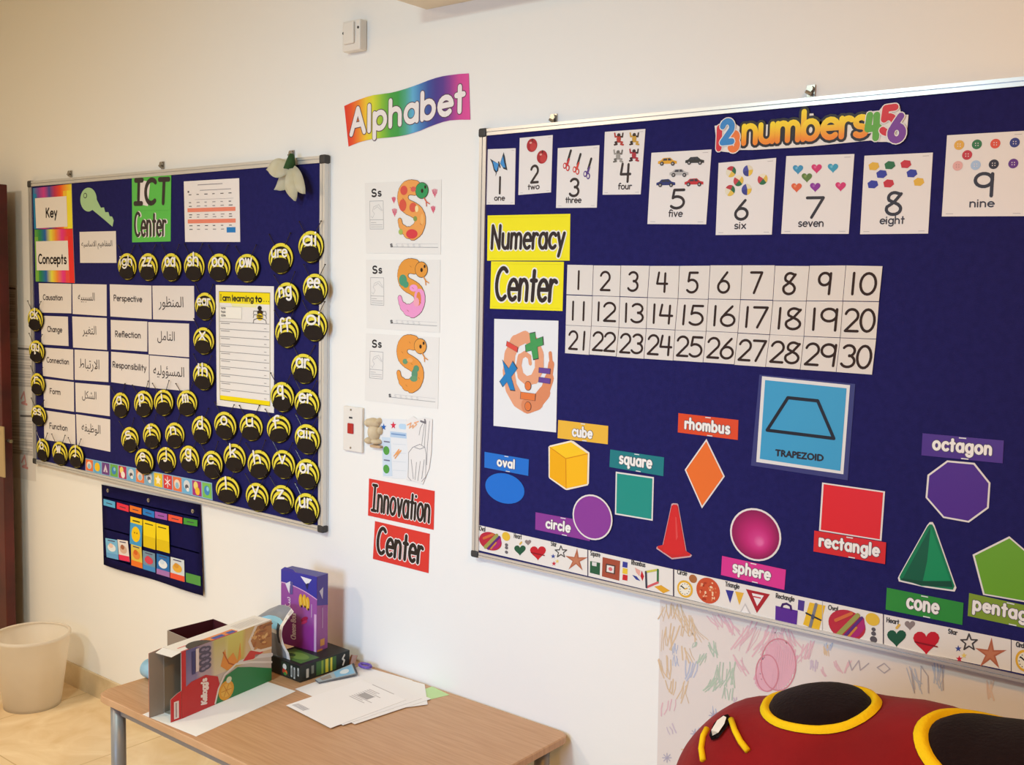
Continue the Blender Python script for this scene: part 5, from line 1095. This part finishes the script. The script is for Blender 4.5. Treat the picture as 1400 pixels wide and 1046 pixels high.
# ------------------------------------------------------------------ things on the table
def flat(pts, z, col, name, label, cat, grp=None, draw=None, th=.0005):
    """a sheet lying on the table; pts = corners BL, BR, TR, TL seen from the reader"""
    acc = Acc(); q = [Vector((x, y, z+th)) for x, y in pts]
    acc.add(q, col); bk = [Vector((p.x, p.y, z)) for p in q]; acc.add(list(reversed(bk)), col)
    for i in range(len(q)): acc.add([q[i], bk[i], bk[(i+1) % len(q)], q[(i+1) % len(q)]], col)
    if draw:
        b = bil([q[3], q[2], q[1], q[0]]); draw(Ctx(acc, lambda s, t, L: b(s, t)+Vector((0, 0, L*.0002)), (q[1]-q[0]).length, (q[3]-q[0]).length))
    return acc.build(name, PAPER, None, label, cat, grp)
flat([(-2.552, -.689), (-2.322, -.676), (-2.372, -.30), (-2.60, -.315)], TZ+.0002, '#ecebe8', 'paper_sheet', 'white sheet under the open cereal carton at the table edge', 'paper', 'white papers on the table')
def rot(cx, cy, a, w=.21, h=.297): return [(cx+x*cos(RD(a))-y*sin(RD(a)), cy+x*sin(RD(a))+y*cos(RD(a))) for x, y in ((-w/2, -h/2), (w/2, -h/2), (w/2, h/2), (-w/2, h/2))]
def prn(n, s1=.7, t=.8, col='#b5b0b4'):
    def f(c):
        for i in range(n): c.rect(.12, t-.035*i, .12+random.uniform(.3, s1), t-.035*i+.012, col, 1)
    return f
flat([(-2.115, -.16), (-2.055, -.152), (-2.018, -.02), (-2.10, -.006)], TZ+.0002, '#bfe0a8', 'paper_sheet', 'pale green paper showing under the white papers by the wall', 'paper', 'white papers on the table', None)
flat([(-2.385, -.292), (-2.18, -.30), (-2.175, -.012), (-2.382, -.03)], TZ+.0012, '#eceaea', 'paper_sheet', 'white sheet farthest under the loose pile, beside the flat blue packet', 'paper', 'white papers on the table')
flat([(-2.235, -.15), (-2.075, -.23), (-2.013, -.118), (-2.125, -.012), (-2.2, -.02)], TZ+.002, '#ecebeb', 'paper_sheet', 'white sheet turned askew at the wall side of the loose pile', 'paper', 'white papers on the table')
flat(rot(-2.148, -.205, -7, .2, .27), TZ+.0028, '#eceaea', 'paper_sheet', 'white printed sheet second from the top of the loose pile', 'paper', 'white papers on the table', prn(5, .5, .8))
flat(rot(-2.17, -.228, -6, .205, .28), TZ+.0036, '#ebe9ea', 'paper_sheet', 'white printed sheet third from the top of the loose pile', 'paper', 'white papers on the table', prn(4, .5, .85))
def toppr(c):
    for i in range(9): c.line([(.06+.03*i, .05+.0*i), (.075+.03*i, .115)], .004, '#b9b6bb', 1)
    for i in range(10): c.rect(.35, .62+.03*i, .35+random.uniform(.2, .4), .632+.03*i, '#bcb8bc', 1)
    c.rect(.4, .7, .62, .8, '#a9a6a8', 1)
flat([(-2.302, -.393), (-2.092, -.414), (-2.078, -.14), (-2.288, -.118)], TZ+.0044, '#efedee', 'paper_sheet', 'topmost white printed sheet of the loose pile on the table', 'paper', 'white papers on the table', toppr)

def acc_box(acc, o, e1, e2, L, t, h, col, inside=None, openend=None, wall=.0014):
    """a carton: e1 along its length, e2 through its thickness; faces painted col; openend removes the end at o"""
    e1, e2, up = Vector(e1).normalized(), Vector(e2).normalized(), Vector((0, 0, 1)); o = Vector(o)
    P = lambda a, b, c_: o+e1*a+e2*b+up*c_
    def shell(i, cc):
        a0, a1, b0, b1, c0, c1 = (0 if openend == 'e' else i), L-i, i, t-i, i, (h if openend == 't' else h-i)
        F = {'f': [(a0, b0, c0), (a1, b0, c0), (a1, b0, c1), (a0, b0, c1)], 'b': [(a1, b1, c0), (a0, b1, c0), (a0, b1, c1), (a1, b1, c1)], 't': [(a0, b0, c1), (a1, b0, c1), (a1, b1, c1), (a0, b1, c1)],
             'u': [(a0, b1, c0), (a1, b1, c0), (a1, b0, c0), (a0, b0, c0)], 'e': [(a0, b1, c0), (a0, b0, c0), (a0, b0, c1), (a0, b1, c1)], 'r': [(a1, b0, c0), (a1, b1, c0), (a1, b1, c1), (a1, b0, c1)]}
        for k_, f in F.items():
            if k_ == openend: continue
            pts = [P(*p) for p in f]; acc.add(pts if i == 0 else list(reversed(pts)), cc.get(k_, cc['*']) if isinstance(cc, dict) else cc)
    shell(0, col)
    if openend:
        shell(wall, inside)
        if openend == 'e': rim = [((0, 0, 0), (0, t, 0), (0, t-wall, wall), (0, wall, wall)), ((0, t, 0), (0, t, h), (0, t-wall, h-wall), (0, t-wall, wall)), ((0, t, h), (0, 0, h), (0, wall, h-wall), (0, t-wall, h-wall)), ((0, 0, h), (0, 0, 0), (0, wall, wall), (0, wall, h-wall))]
        else: rim = [((0, 0, h), (L, 0, h), (L-wall, wall, h), (wall, wall, h)), ((L, 0, h), (L, t, h), (L-wall, t-wall, h), (L-wall, wall, h)), ((L, t, h), (0, t, h), (wall, t-wall, h), (L-wall, t-wall, h)), ((0, t, h), (0, 0, h), (wall, wall, h), (wall, t-wall, h))]
        for r in rim: acc.add([P(*p) for p in r], '#cfc6ba')
    n1 = e1.cross(up)
    front = Ctx(acc, lambda s, tt, Ly: P(s*L, -Ly*.0003, tt*h), L, h); top = Ctx(acc, lambda s, tt, Ly: P(s*L, tt*t, h+Ly*.0003), L, t)
    left = Ctx(acc, lambda s, tt, Ly: P(-Ly*.0003, t*(1-s), tt*h), t, h); right = Ctx(acc, lambda s, tt, Ly: P(L+Ly*.0003, t*s, tt*h), t, h)
    return P, front, top, left, right
def turned(c, s, up=True):
    """a context whose text runs up the face at position s"""
    return Ctx(c.acc, lambda u, v, L: c.fn(s-v*c.h/c.w, u, L), c.h, c.h)

# cereal carton, on its long side with the end flaps open
A0, B0 = Vector((-2.447, -.636, TZ+.0012)), Vector((-2.493, -.293, TZ+.0012)); e1 = (B0-A0).normalized(); e2 = Vector((-e1.y, e1.x, 0))
LC = (B0-A0).length; HC, TC = .187, .07
cer = empty('cereal_carton', (A0+B0)/2+e2*TC/2, 'large printed cereal carton lying on its side with its open end towards the room', 'carton')
acc = Acc(); P, fr, tp_, lf, rt = acc_box(acc, A0, e1, e2, LC, TC, HC, {'*': '#d8cfc0', 'f': '#c8c0b8', 't': '#ece6de', 'b': '#b8584a'}, '#a39a8e', 'e')
N_ = 20
for i in range(N_):
    a, b = i/N_, (i+1)/N_
    fr.poly([(a, .45), (b, .45), (b, 1), (a, 1)], [('#8f86b4', '#b9a9b4', '#d8cdb0', '#c9b85a', '#d6c9a8', '#d8b890')[min(5, int(a*6))], ('#8f86b4', '#b9a9b4', '#d8cdb0', '#c9b85a', '#d6c9a8', '#d8b890')[min(5, int(b*6))], ('#5f5f9c', '#a79ab0', '#c6c070', '#d2d06a', '#cfae6a', '#c89a5a')[min(5, int(b*6))], ('#5f5f9c', '#a79ab0', '#c6c070', '#d2d06a', '#cfae6a', '#c89a5a')[min(5, int(a*6))]], 1)
fr.poly([(0, 0), (.36, 0), (.41, .2), (.38, .42), (.25, .52), (.1, .5), (0, .42)], '#c22a2c', 3); fr.rect(0, 0, .045, 1, '#c9262c', 2)
fr.poly([(.35, 0), (1, 0), (1, .2), (.75, .36), (.6, .44), (.47, .38), (.4, .22)], '#2c8048', 3)
fr.line([(.35, .02), (.385, .22), (.45, .4), (.58, .5), (.75, .44), (1, .3)], .006, '#e2ddd6', 4); fr.line([(.62, .5), (.8, .5), (1, .42)], .012, '#d8d6d4', 2)
fr.ell(.47, .15, .085, .15, '#e0a22c', 5); fr.ell(.47, .15, .06, .105, '#e8b84a', 6)
for k in range(6): fr.line([(.47, .15), (.47+.055*cos(RD(60*k)), .15+.1*sin(RD(60*k)))], .002, '#c8801e', 7)
fr.ell(.5, .3, .03, .05, '#d8dcc0', 5)
fr.poly([(.41, .56), (.46, .80), (.48, .62), (.55, .7), (.60, .54), (.63, .82), (.64, .58), (.56, .46), (.48, .46)], '#e2963a', 3); fr.line([(.44, .76), (.5, .56), (.56, .5)], .004, '#b8601e', 4)
fr.poly([(.66, .5), (.74, .62), (.86, .62), (.9, .52), (.78, .47)], '#cc3a2e', 2)
fr.ell(.92, .74, .19, .34, '#e8e0d4', 2) if False else None
fr.poly([(.72, .78), (.76, .62), (.86, .54), (1, .52), (1, 1), (.8, 1)], '#e2d8c8', 3); random.seed(21)
fr.poly([(.75, .78), (.78, .66), (.87, .58), (1, .56), (1, .98), (.83, .98)], '#b07a3e', 4)
for k in range(30):
    s, t = random.uniform(.79, .975), random.uniform(.62, .95); fr.ell(s, t, random.uniform(.012, .026), random.uniform(.02, .045), random.choice(['#c8924e', '#a8682e', '#d8a862', '#8f5a2a', '#e0b878']), 5 if k % 2 else 6, 9, random.uniform(0, 3))
tr_ = turned(fr, .255); tr_.text("Kellogg's", .08, .46, .0, .1, .0055, '#f2e8e4', 6, .04, .15)
for s_, a, b, cc in ((.15, .6, .95, '#3a3a78'), (.19, .62, .97, '#e4dce0'), (.25, .58, .97, '#55506a'), (.29, .6, .95, '#55506a')):
    t_ = turned(fr, s_)
    for k in range(4 if cc == '#55506a' else 0): t_.ell(a+(b-a)*(k+.5)/4, .05, .05, .085, cc, 4, 14); t_.ell(a+(b-a)*(k+.5)/4, .05, .02, .04, '#8d86a4', 5, 10)
    if cc != '#55506a': t_.rect(a, .02, b, .08, cc, 4)
tp_.rect(.3, .05, .62, .45, '#e08a4a', 1); tp_.rect(.36, .05, .48, .3, '#3f5aa4', 2); tp_.rect(.52, .05, .6, .3, '#3f5aa4', 2); tp_.rect(0, .0, .6, .06, '#c9342e', 2); tp_.rect(.04, .4, .3, .46, '#d84a3a', 1)
for k in range(5): tp_.rect(.66, .2+.12*k, .94, .23+.12*k, '#c6beb6', 1)
tp_.poly([(.2+.12*cos(RD(a)), .0+.55*sin(RD(a))) for a in range(0, 181, 15)], '#4a443e', 3)
acc.build('carton_body', CARTON, cer)
acc = Acc(); Q = lambda a, b, c_: P(a, b, c_)
def plate(pts, n, th, c0, c1):
    p = [Vector(x) for x in pts]; acc.add(p, c0); q = [x+n*th for x in p]; acc.add(list(reversed(q)), c1)
    for i in range(len(p)): acc.add([p[i], q[i], q[(i+1) % len(p)], p[(i+1) % len(p)]], c1)
plate([Q(-.034, .004, .0), Q(0, 0, 0), Q(0, 0, HC*.42), Q(-.012, .002, HC*.40), Q(-.034, .004, HC*.34)], e2, .0012, '#c6282c', '#a89c90')
fc = Ctx(acc, lambda s, t, L: P(-.034+s*.034, .004-.004*s-L*.0003, t*HC*.36), .034, HC*.36); fc.rect(.3, .08, .75, .8, '#e6dedc', 1); fc.rect(.45, .14, .55, .74, '#9a8a8c', 2)
acc.build('end_flap', CARTON, cer)
acc = Acc(); plate([Q(0, 0, HC), Q(-.002, TC, HC), Q(-.03, TC*.95, HC-.006), Q(-.03, .004, HC-.006)], Vector((0, 0, -1)), .0012, '#e4ded6', '#a89c90'); acc.build('end_flap', CARTON, cer)
acc = Acc(); plate([Q(0, TC-.001, 0), Q(-.045, TC+.006, .0), Q(-.045, TC+.006, HC*.97), Q(0, TC-.001, HC)], e2, .0012, '#9a9086', '#b8584a'); acc.build('end_flap', CARTON, cer)

# black and green box lying flat
bo = Vector((-2.563, -.247, TZ+.002)); be = Vector((1, -.02, 0)).normalized(); b2 = Vector((.02, 1, 0)).normalized()
blk = empty('black_box', bo+be*.075+b2*.1, 'flat black and green printed box under the purple box', 'box')
acc = Acc(); P, fr, tp_, lf, rt = acc_box(acc, bo, be, b2, .15, .196, .05, {'*': '#1f2522'})
fr.rect(.42, .1, .66, .9, '#2a3a2c', 1); fr.ell(.52, .62, .06, .18, '#e0ddd4', 2); fr.ell(.5, .35, .05, .15, '#c0392c', 3); fr.ell(.57, .3, .04, .14, '#d86a30', 3); fr.ell(.54, .2, .05, .1, '#4a8a3a', 3)
for s_, a, b in ((.74, .15, .85), (.83, .1, .8), (.95, .35, .85)): fr.rect(s_-.025, a, s_+.025, b, '#b9bab2', 2); fr.rect(s_-.012, a+.1, s_+.004, b-.15, '#3a423c', 3)
rt.rect(.32, .08, .72, .92, '#3f6a34', 1); rt.rect(.5, .08, .56, .92, '#d2c83c', 2); rt.rect(.6, .08, .64, .92, '#e0d850', 2); rt.rect(.42, .08, .46, .92, '#8aa83c', 2)
rt.rect(.12, .15, .17, .7, '#b9bab2', 2); rt.rect(.22, .3, .27, .8, '#7a8278', 2); rt.line([(.86, .2), (.89, .45), (.85, .6), (.89, .8)], .006, '#d8d8d0', 2)
tp_.rect(.1, .08, .9, .45, '#4f7a3a', 1); tp_.ell(.5, .27, .3, .12, '#7aa04e', 2); tp_.ell(.35, .22, .12, .06, '#2f5a2c', 3)
acc.build('carton_body', CARTON, blk)
acc = Acc(); e_ = P(.15, .196, .0); plate([e_+Vector((-.006, 0, 0)), e_+Vector((.012, .012, 0)), e_+Vector((.012, .022, .03)), e_+Vector((-.006, .012, .03))], Vector((0, 1, 0)), .0012, '#9c6a48', '#8a5a3c'); acc.build('end_flap', CARTON, blk)

# tall purple box standing on it
pe1 = Vector((.992, .127, 0)).normalized(); pe2 = Vector((-.127, .992, 0)); pw, pt = .15, .05
po = Vector((-2.469, -.136, TZ+.0523))-pe1*pw; ph = at(Zt((912, 62))[0], po.y).z-po.z
pur = empty('purple_box', po+pe1*pw/2+pe2*pt/2, 'tall purple and blue printed food box standing on the black box', 'box')
acc = Acc(); P, fr, tp_, lf, rt = acc_box(acc, po, pe1, pe2, pw, pt, ph, {'*': '#9a549c', 't': '#4a4898'})
for i in range(8): fr.poly([(0, i/10), (1, i/10), (1, (i+1)/10), (0, (i+1)/10)], ['#84267e' if i < 4 else '#944a98', '#9a349a' if i < 4 else '#9a529e']+['#9a529e' if i > 2 else '#9a349a', '#944a98' if i > 2 else '#84267e'], 1)
arc = [(s, .83-.13*s*s) for s in [i/10 for i in range(11)]]
fr.poly([(1, 1), (0, 1)]+arc, '#34329a', 2); fr.line(arc, .003, '#d8a8d0', 3)
fr.poly([(.55, .965), (.86, .95), (.74, .86), (.66, .9)], '#e8e4ea', 4); fr.poly([(.68, .87), (.78, .9), (.74, .80)], '#2a2450', 5)
fr.poly([(.13, .82), (.27, .87), (.24, .70), (.2, .74)], '#e0dce4', 4); fr.poly([(.28, .87), (.34, .86), (.33, .70), (.26, .69)], '#5a5290', 4)
t_ = turned(fr, .42); t_.text('Cheese Bour', .1, .46, 0, .08, .0036, '#e8d8e8', 4, .06)
vs, fs = outline_text(arabic('\u0633\u0643\u0631\u064a\u0629')); lo, hi = min(v[0] for v in vs), max(v[0] for v in vs); t_ = turned(fr, .27); k = .3*t_.w/(hi-lo)
for f in fs: acc.add([t_.m(.35*t_.w+(vs[i][0]-lo)*k, vs[i][1]*k*1.1, 4) for i in f], '#e8d4e4')
for s, t in ((.56, .64), (.66, .645), (.75, .62)): fr.poly([(s+.055*cos(RD(a)), t+.09*sin(RD(a))) for a in range(0, 360, 20)], '#dca62c', 4); fr.line([(s-.02, t+.05), (s+.01, t-.05)], .003, '#f0cf60', 5); fr.ell(s+.02, t-.075, .022, .016, '#3a2418', 5)
fr.ell(.66, .4, .1, .03, '#b01c50', 4, rot=.3); fr.ell(.66, .36, .09, .02, '#c8306a', 5, rot=.3); fr.line([(.86, .62), (.86, .45)], .002, '#d8b8d8', 4); fr.rect(.93, .0, .99, .5, '#d8b0d0', 3)
rt.poly([(0, .62), (1, .58), (1, 1), (0, 1)], '#4a3a96', 1); rt.poly([(.2, .8), (.55, .84), (.5, .68)], '#c8c4d8', 2); rt.rect(.3, .06, .7, .15, '#d89a50', 2); rt.line([(.5, .3), (.5, .56)], .004, '#b890c0', 2)
rt.rect(0, 0, .5, .025, '#d88a40', 2)
acc.build('carton_body', CARTON, pur)
acc = Acc(); plate([P(.0, .0, ph), P(.06, 0, ph), P(.05, -.001, ph+.008), P(.015, 0, ph+.010)], pe2, .001, '#3f3a96', '#8f8aa8'); acc.build('lid_flap', CARTON, pur)

# bent silver and blue card standing behind the cereal carton, its top curling back
acc = Acc(); yc = -.238
TOPP = [(334, 850), (338.4, 845.7), (352, 837), (366, 831.4), (374, 832), (381.4, 835.5), (385.5, 841)]
RGT = [(385.5, 841), (388.6, 851), (387.4, 868), (390.5, 882), (396.3, 893.5)]
tw = [at(p, yc) for p in TOPP]; rw = [at(p, yc) for p in RGT]; zb = TZ+.0535
def topz(x):
    for p, q in zip(tw, tw[1:]):
        if p.x <= x <= q.x: return p.z+(q.z-p.z)*(x-p.x)/(q.x-p.x)
    return tw[-1].z
NX, NZ = 16, 12; grid = []
for j in range(NZ+1):
    t = j/NZ; row = []
    ztop = rw[0].z; zz = zb+(ztop-zb)*t; xr = rw[-1].x
    for p, q in zip(rw, rw[1:]):
        if q.z <= zz <= p.z: xr = p.x+(q.x-p.x)*(p.z-zz)/(p.z-q.z)
    for i in range(NX+1):
        x = tw[0].x+(xr-tw[0].x)*i/NX; z = zb+(topz(min(x, tw[-1].x))-zb)*t
        row.append(Vector((x, yc+.045*max(0, t-.7)**2/.09-.008*sin(pi*t), z)))
    grid.append(row)
bk = Vector((0, .0014, 0))
for j in range(NZ):
    for i in range(NX):
        t = (j+.5)/NZ; col = '#eae4e0' if i == NX-1 else '#3c3f48' if i == NX-2 and 3 < j < 9 else '#8a8d94' if j > 9 else '#8cc6e6' if j > 6 else '#d8dadc' if j == 6 else '#84868c'
        q = [grid[j][i], grid[j][i+1], grid[j+1][i+1], grid[j+1][i]]; acc.add(q, col); acc.add([p+bk for p in reversed(q)], '#cfc8c0')
edge = [grid[0][i] for i in range(NX+1)]+[grid[j][NX] for j in range(1, NZ+1)]+[grid[NZ][i] for i in range(NX-1, -1, -1)]+[grid[j][0] for j in range(NZ-1, -1, -1)]
for p, q in zip(edge, edge[1:]): acc.add([p, p+bk, q+bk, q], '#e6e0dc')
acc.build('bent_card', CARTON, None, 'bent silver and pale blue card standing between the cereal carton and purple box', 'card')

# open carton with a dark maroon inside
acc = Acc(); acc_box(acc, (-2.765, -.47, TZ+.0005), (1, -.05, 0), (.05, 1, 0), .155, .16, .137, {'*': '#6b625c', 'f': '#8a7a6a'}, '#4a1c22', 't')
oc = empty('open_carton', (-2.69, -.39, TZ), 'open topped carton with a dark maroon inside behind the cereal carton', 'carton'); acc.build('carton_body', CARTON, oc)
# pale blue roll
bm = bmesh.new(); tube(bm, [(-2.79, -.52, TZ+.0285), (-2.62, -.525, TZ+.0285)], .028, 24); o = frommesh('blue_roll', bm, mat('pale_blue_paper', '#9fcbe2', .5, .4, col2='#86b6d2', vscale=30), None, False)
for p in o.data.polygons: p.use_smooth = len(p.vertices) == 4
tag(o, 'pale blue cylinder lying at the corner of the table behind the cereal carton', 'roll')
# flat blue packet
pkt = empty('flat_packet', (-2.37, -.14, TZ+.01), 'flattened silver packet with a blue picture on top of the papers', 'packet')
acc = Acc(); q = [Vector((-2.388, -.212, TZ+.008)), Vector((-2.362, -.22, TZ+.008)), Vector((-2.322, -.10, TZ+.012)), Vector((-2.392, -.052, TZ+.014))]
plate(q, Vector((0, 0, -1)), .005, '#a9b4bc', '#6a6e72'); b = bil([q[3], q[2], q[1], q[0]]); cc = Ctx(acc, lambda s, t, L: b(s, t)+Vector((0, 0, L*.0003)), .06, .16)
cc.rect(.1, .45, .92, .93, '#86bbdc', 1); cc.ell(.5, .7, .25, .12, '#d8e4ea', 2); cc.rect(.2, .1, .8, .35, '#9a8f88', 1); cc.rect(.0, .95, 1, 1, '#3a3c40', 1)
acc.build('packet_body', CARTON, pkt)
# purple loop
bm = bmesh.new(); k_ = onz(Zu((588, 632))[0], TZ+.008); tube(bm, [(k_.x+.022*cos(RD(a)), k_.y-.004+.013*sin(RD(a)), TZ+.0075+.004) for a in range(0, 361, 24)], .0045, 8)
o = frommesh('scissor_handle', bm, mat('purple_plastic', '#6a4fb0', .35, .5, var=.05), None, True); tag(o, 'small purple plastic loop by the wall behind the white papers', 'scissors')

# ------------------------------------------------------------------ plush ladybird on a cupboard
from mathutils.bvhtree import BVHTree
LX, LY, LZ, LA, LB, LT, LD = -.27, -.52, .80, .682, .25, .245, .235
def lady_pt(u, v):
    su, cu, sv, cv = sin(u), cos(u), sin(v), cos(v); f = lambda w, e: math.copysign(abs(w)**e, w)
    return Vector((LX+LA*f(cu, .70), LY+LB*f(su, .75)*f(sv, .9), LZ+(LT if cv > 0 else LD)*f(su, .74)*f(cv, .9 if cv > 0 else .7)))
lady = empty('ladybird_plush', (LX, LY, LZ-LD), 'large red plush ladybird with black spots edged in yellow, below the wide board', 'plush toy')
M_red = mat('red_velvet', '#890b13', .85, .2, bump=.25, scale=30, var=.22, vscale=7, sheen=.08, dist=.006)
M_bplush = mat('black_plush', '#1c1012', .95, .1, bump=.5, scale=160, var=.2, vscale=40, sheen=.05); M_yel = mat('yellow_felt_trim', '#f2c90e', .8, .2, bump=.3, scale=200, var=.06, vscale=30)
V, F = [], []; nu, nv = 56, 64
for i in range(nu+1):
    for j in range(nv): V.append(tuple(lady_pt(pi*(.004+.992*i/nu), 2*pi*j/nv)))
for i in range(nu):
    for j in range(nv): F.append((i*nv+j, (i+1)*nv+j, (i+1)*nv+(j+1) % nv, i*nv+(j+1) % nv))
F.append(tuple(range(nv))); F.append(tuple(reversed(range(nu*nv, (nu+1)*nv))))
# soft folds
def fold(v):
    p = Vector(v); w = .006*sin(p.x*17+p.y*9)*sin(p.x*7-p.z*11+1) + .004*sin(p.x*31+p.z*23); n = (p-Vector((p.x, LY, LZ))); n = n.normalized() if n.length > 1e-4 else Vector((1, 0, 0)); return tuple(p+n*w)
V = [fold(v) for v in V]
me = bpy.data.meshes.new('body'); me.from_pydata(V, [], F); me.update()
bmx = bmesh.new(); bmx.from_mesh(me); bmesh.ops.recalc_face_normals(bmx, faces=list(bmx.faces)); bmx.to_mesh(me); bvh = BVHTree.FromBMesh(bmx); bmx.free()
for p in me.polygons: p.use_smooth = True
link('body', me, M_red, lady)
def drop(p, d):
    h = bvh.ray_cast(Vector(p), Vector(d)); return h[0], h[1]
def spot(cx, cy, rx, ry, ang, zup=1.4, squash=1):
    """a plush spot laid over the back, seen in plan"""
    ca, sa = cos(ang), sin(ang); tilt = Vector((0, .75, -1)).normalized(); o0 = Vector((cx, cy, LZ))-tilt*1.0
    ex = Vector((1, 0, 0)); ey = tilt.cross(ex)*-1
    def P(r, a, off):
        x, y = r*rx*cos(a), r*ry*sin(a); q = o0+ex*(x*ca-y*sa)+ey*(x*sa+y*ca); h, n = drop(q, tilt)
        if h is None: return None
        if n.dot(tilt) > 0: n = -n
        return h+n*off
    for nm, r0, r1, nr, off, m in (('spot_trim', .9, 1.1, 3, .010, M_yel), ('back_spot', .001, .93, 8, .009, M_bplush)):
        bm = bmesh.new(); rows = []
        for i in range(nr+1):
            r = r0+(r1-r0)*i/nr; k = (off+.014*max(0, 1-(r/.93)**2)**.7 if nm == 'back_spot' else off*(1 if 0 < i < nr else .2))*(1 if i < nr or nm != 'back_spot' else .3)
            rows.append([P(r, 2*pi*j/48, k) for j in range(48)])
        vs = [[bm.verts.new(p) if p is not None else None for p in row] for row in rows]
        for i in range(nr):
            for j in range(48):
                q = [vs[i][j], vs[i][(j+1) % 48], vs[i+1][(j+1) % 48], vs[i+1][j]]
                if all(v is not None for v in q): bm.faces.new(q)
        bmesh.ops.recalc_face_normals(bm, faces=list(bm.faces)); frommesh(nm, bm, m, lady, True)
spot(-.695, -.374, .098, .082, 0)
spot(-.385, -.392, .118, .108, 0)
def onbody(p, off=.004):
    h = bvh.ray_cast(EYE, ray(*p).normalized())
    return None if h[0] is None else h[0]+h[1].normalized()*(off if h[1].dot(ray(*p)) < 0 else -off)
def stitch(nm, px, r, m):
    pts = [onbody(p) for p in px]; pts = [p for p in pts if p is not None]
    if len(pts) > 1: bm = bmesh.new(); tube(bm, pts, r, 8); frommesh(nm, bm, m, lady, True)
stitch('yellow_marking', Zm((365, 432), (378, 470), (398, 508), (424, 540)), .0055, M_yel)
stitch('yellow_marking', Zm((282, 462), (268, 490), (262, 530), (268, 572)), .0055, M_yel)
def eye(px, col, m, off, nm):
    pts = [onbody(p, off) for p in px]
    if all(p is not None for p in pts): bm = bmesh.new(); bm.faces.new([bm.verts.new(p) for p in pts]); bmesh.ops.solidify(bm, geom=list(bm.faces), thickness=.003); frommesh(nm, bm, m, lady)
eye(Zm((298, 505), (290, 486), (306, 446), (334, 420), (354, 414), (364, 428), (352, 458), (324, 495)), 0, M_bplush, .005, 'eye_rim')
eye(Zm((305, 495), (303, 475), (322, 442), (342, 426), (352, 432), (346, 454), (326, 484)), 0, M_white, .009, 'eye_white')
cup = empty('low_cupboard', (-.2, -.47, 0), 'low pale cupboard carrying the plush ladybird', 'cupboard')
M_cup = mat('pale_laminate', '#d8c8ac', .45, .4, var=.05)
cz = LZ-LD-.010
boxmesh('carcass', (-.8, -.73, .06), (.45, -.2, cz-.025), M_cup, cup); boxmesh('worktop', (-.83, -.75, cz-.025), (.48, -.19, cz), M_cup, cup, .003); boxmesh('plinth', (-.77, -.68, 0), (.42, -.22, .06), M_dark, cup)
for x0_, x1_ in ((-.79, -.18), (-.17, .44)):
    d = boxmesh('door', (x0_, -.748, .07), (x1_, -.7305, cz-.035), M_cup, cup); bm = bmesh.new(); hx = x1_-.05 if x0_ < -.5 else x0_+.05; tube(bm, [(hx, -.765, .35), (hx, -.765, .45)], .006, 8); frommesh('handle', bm, M_steel, d)
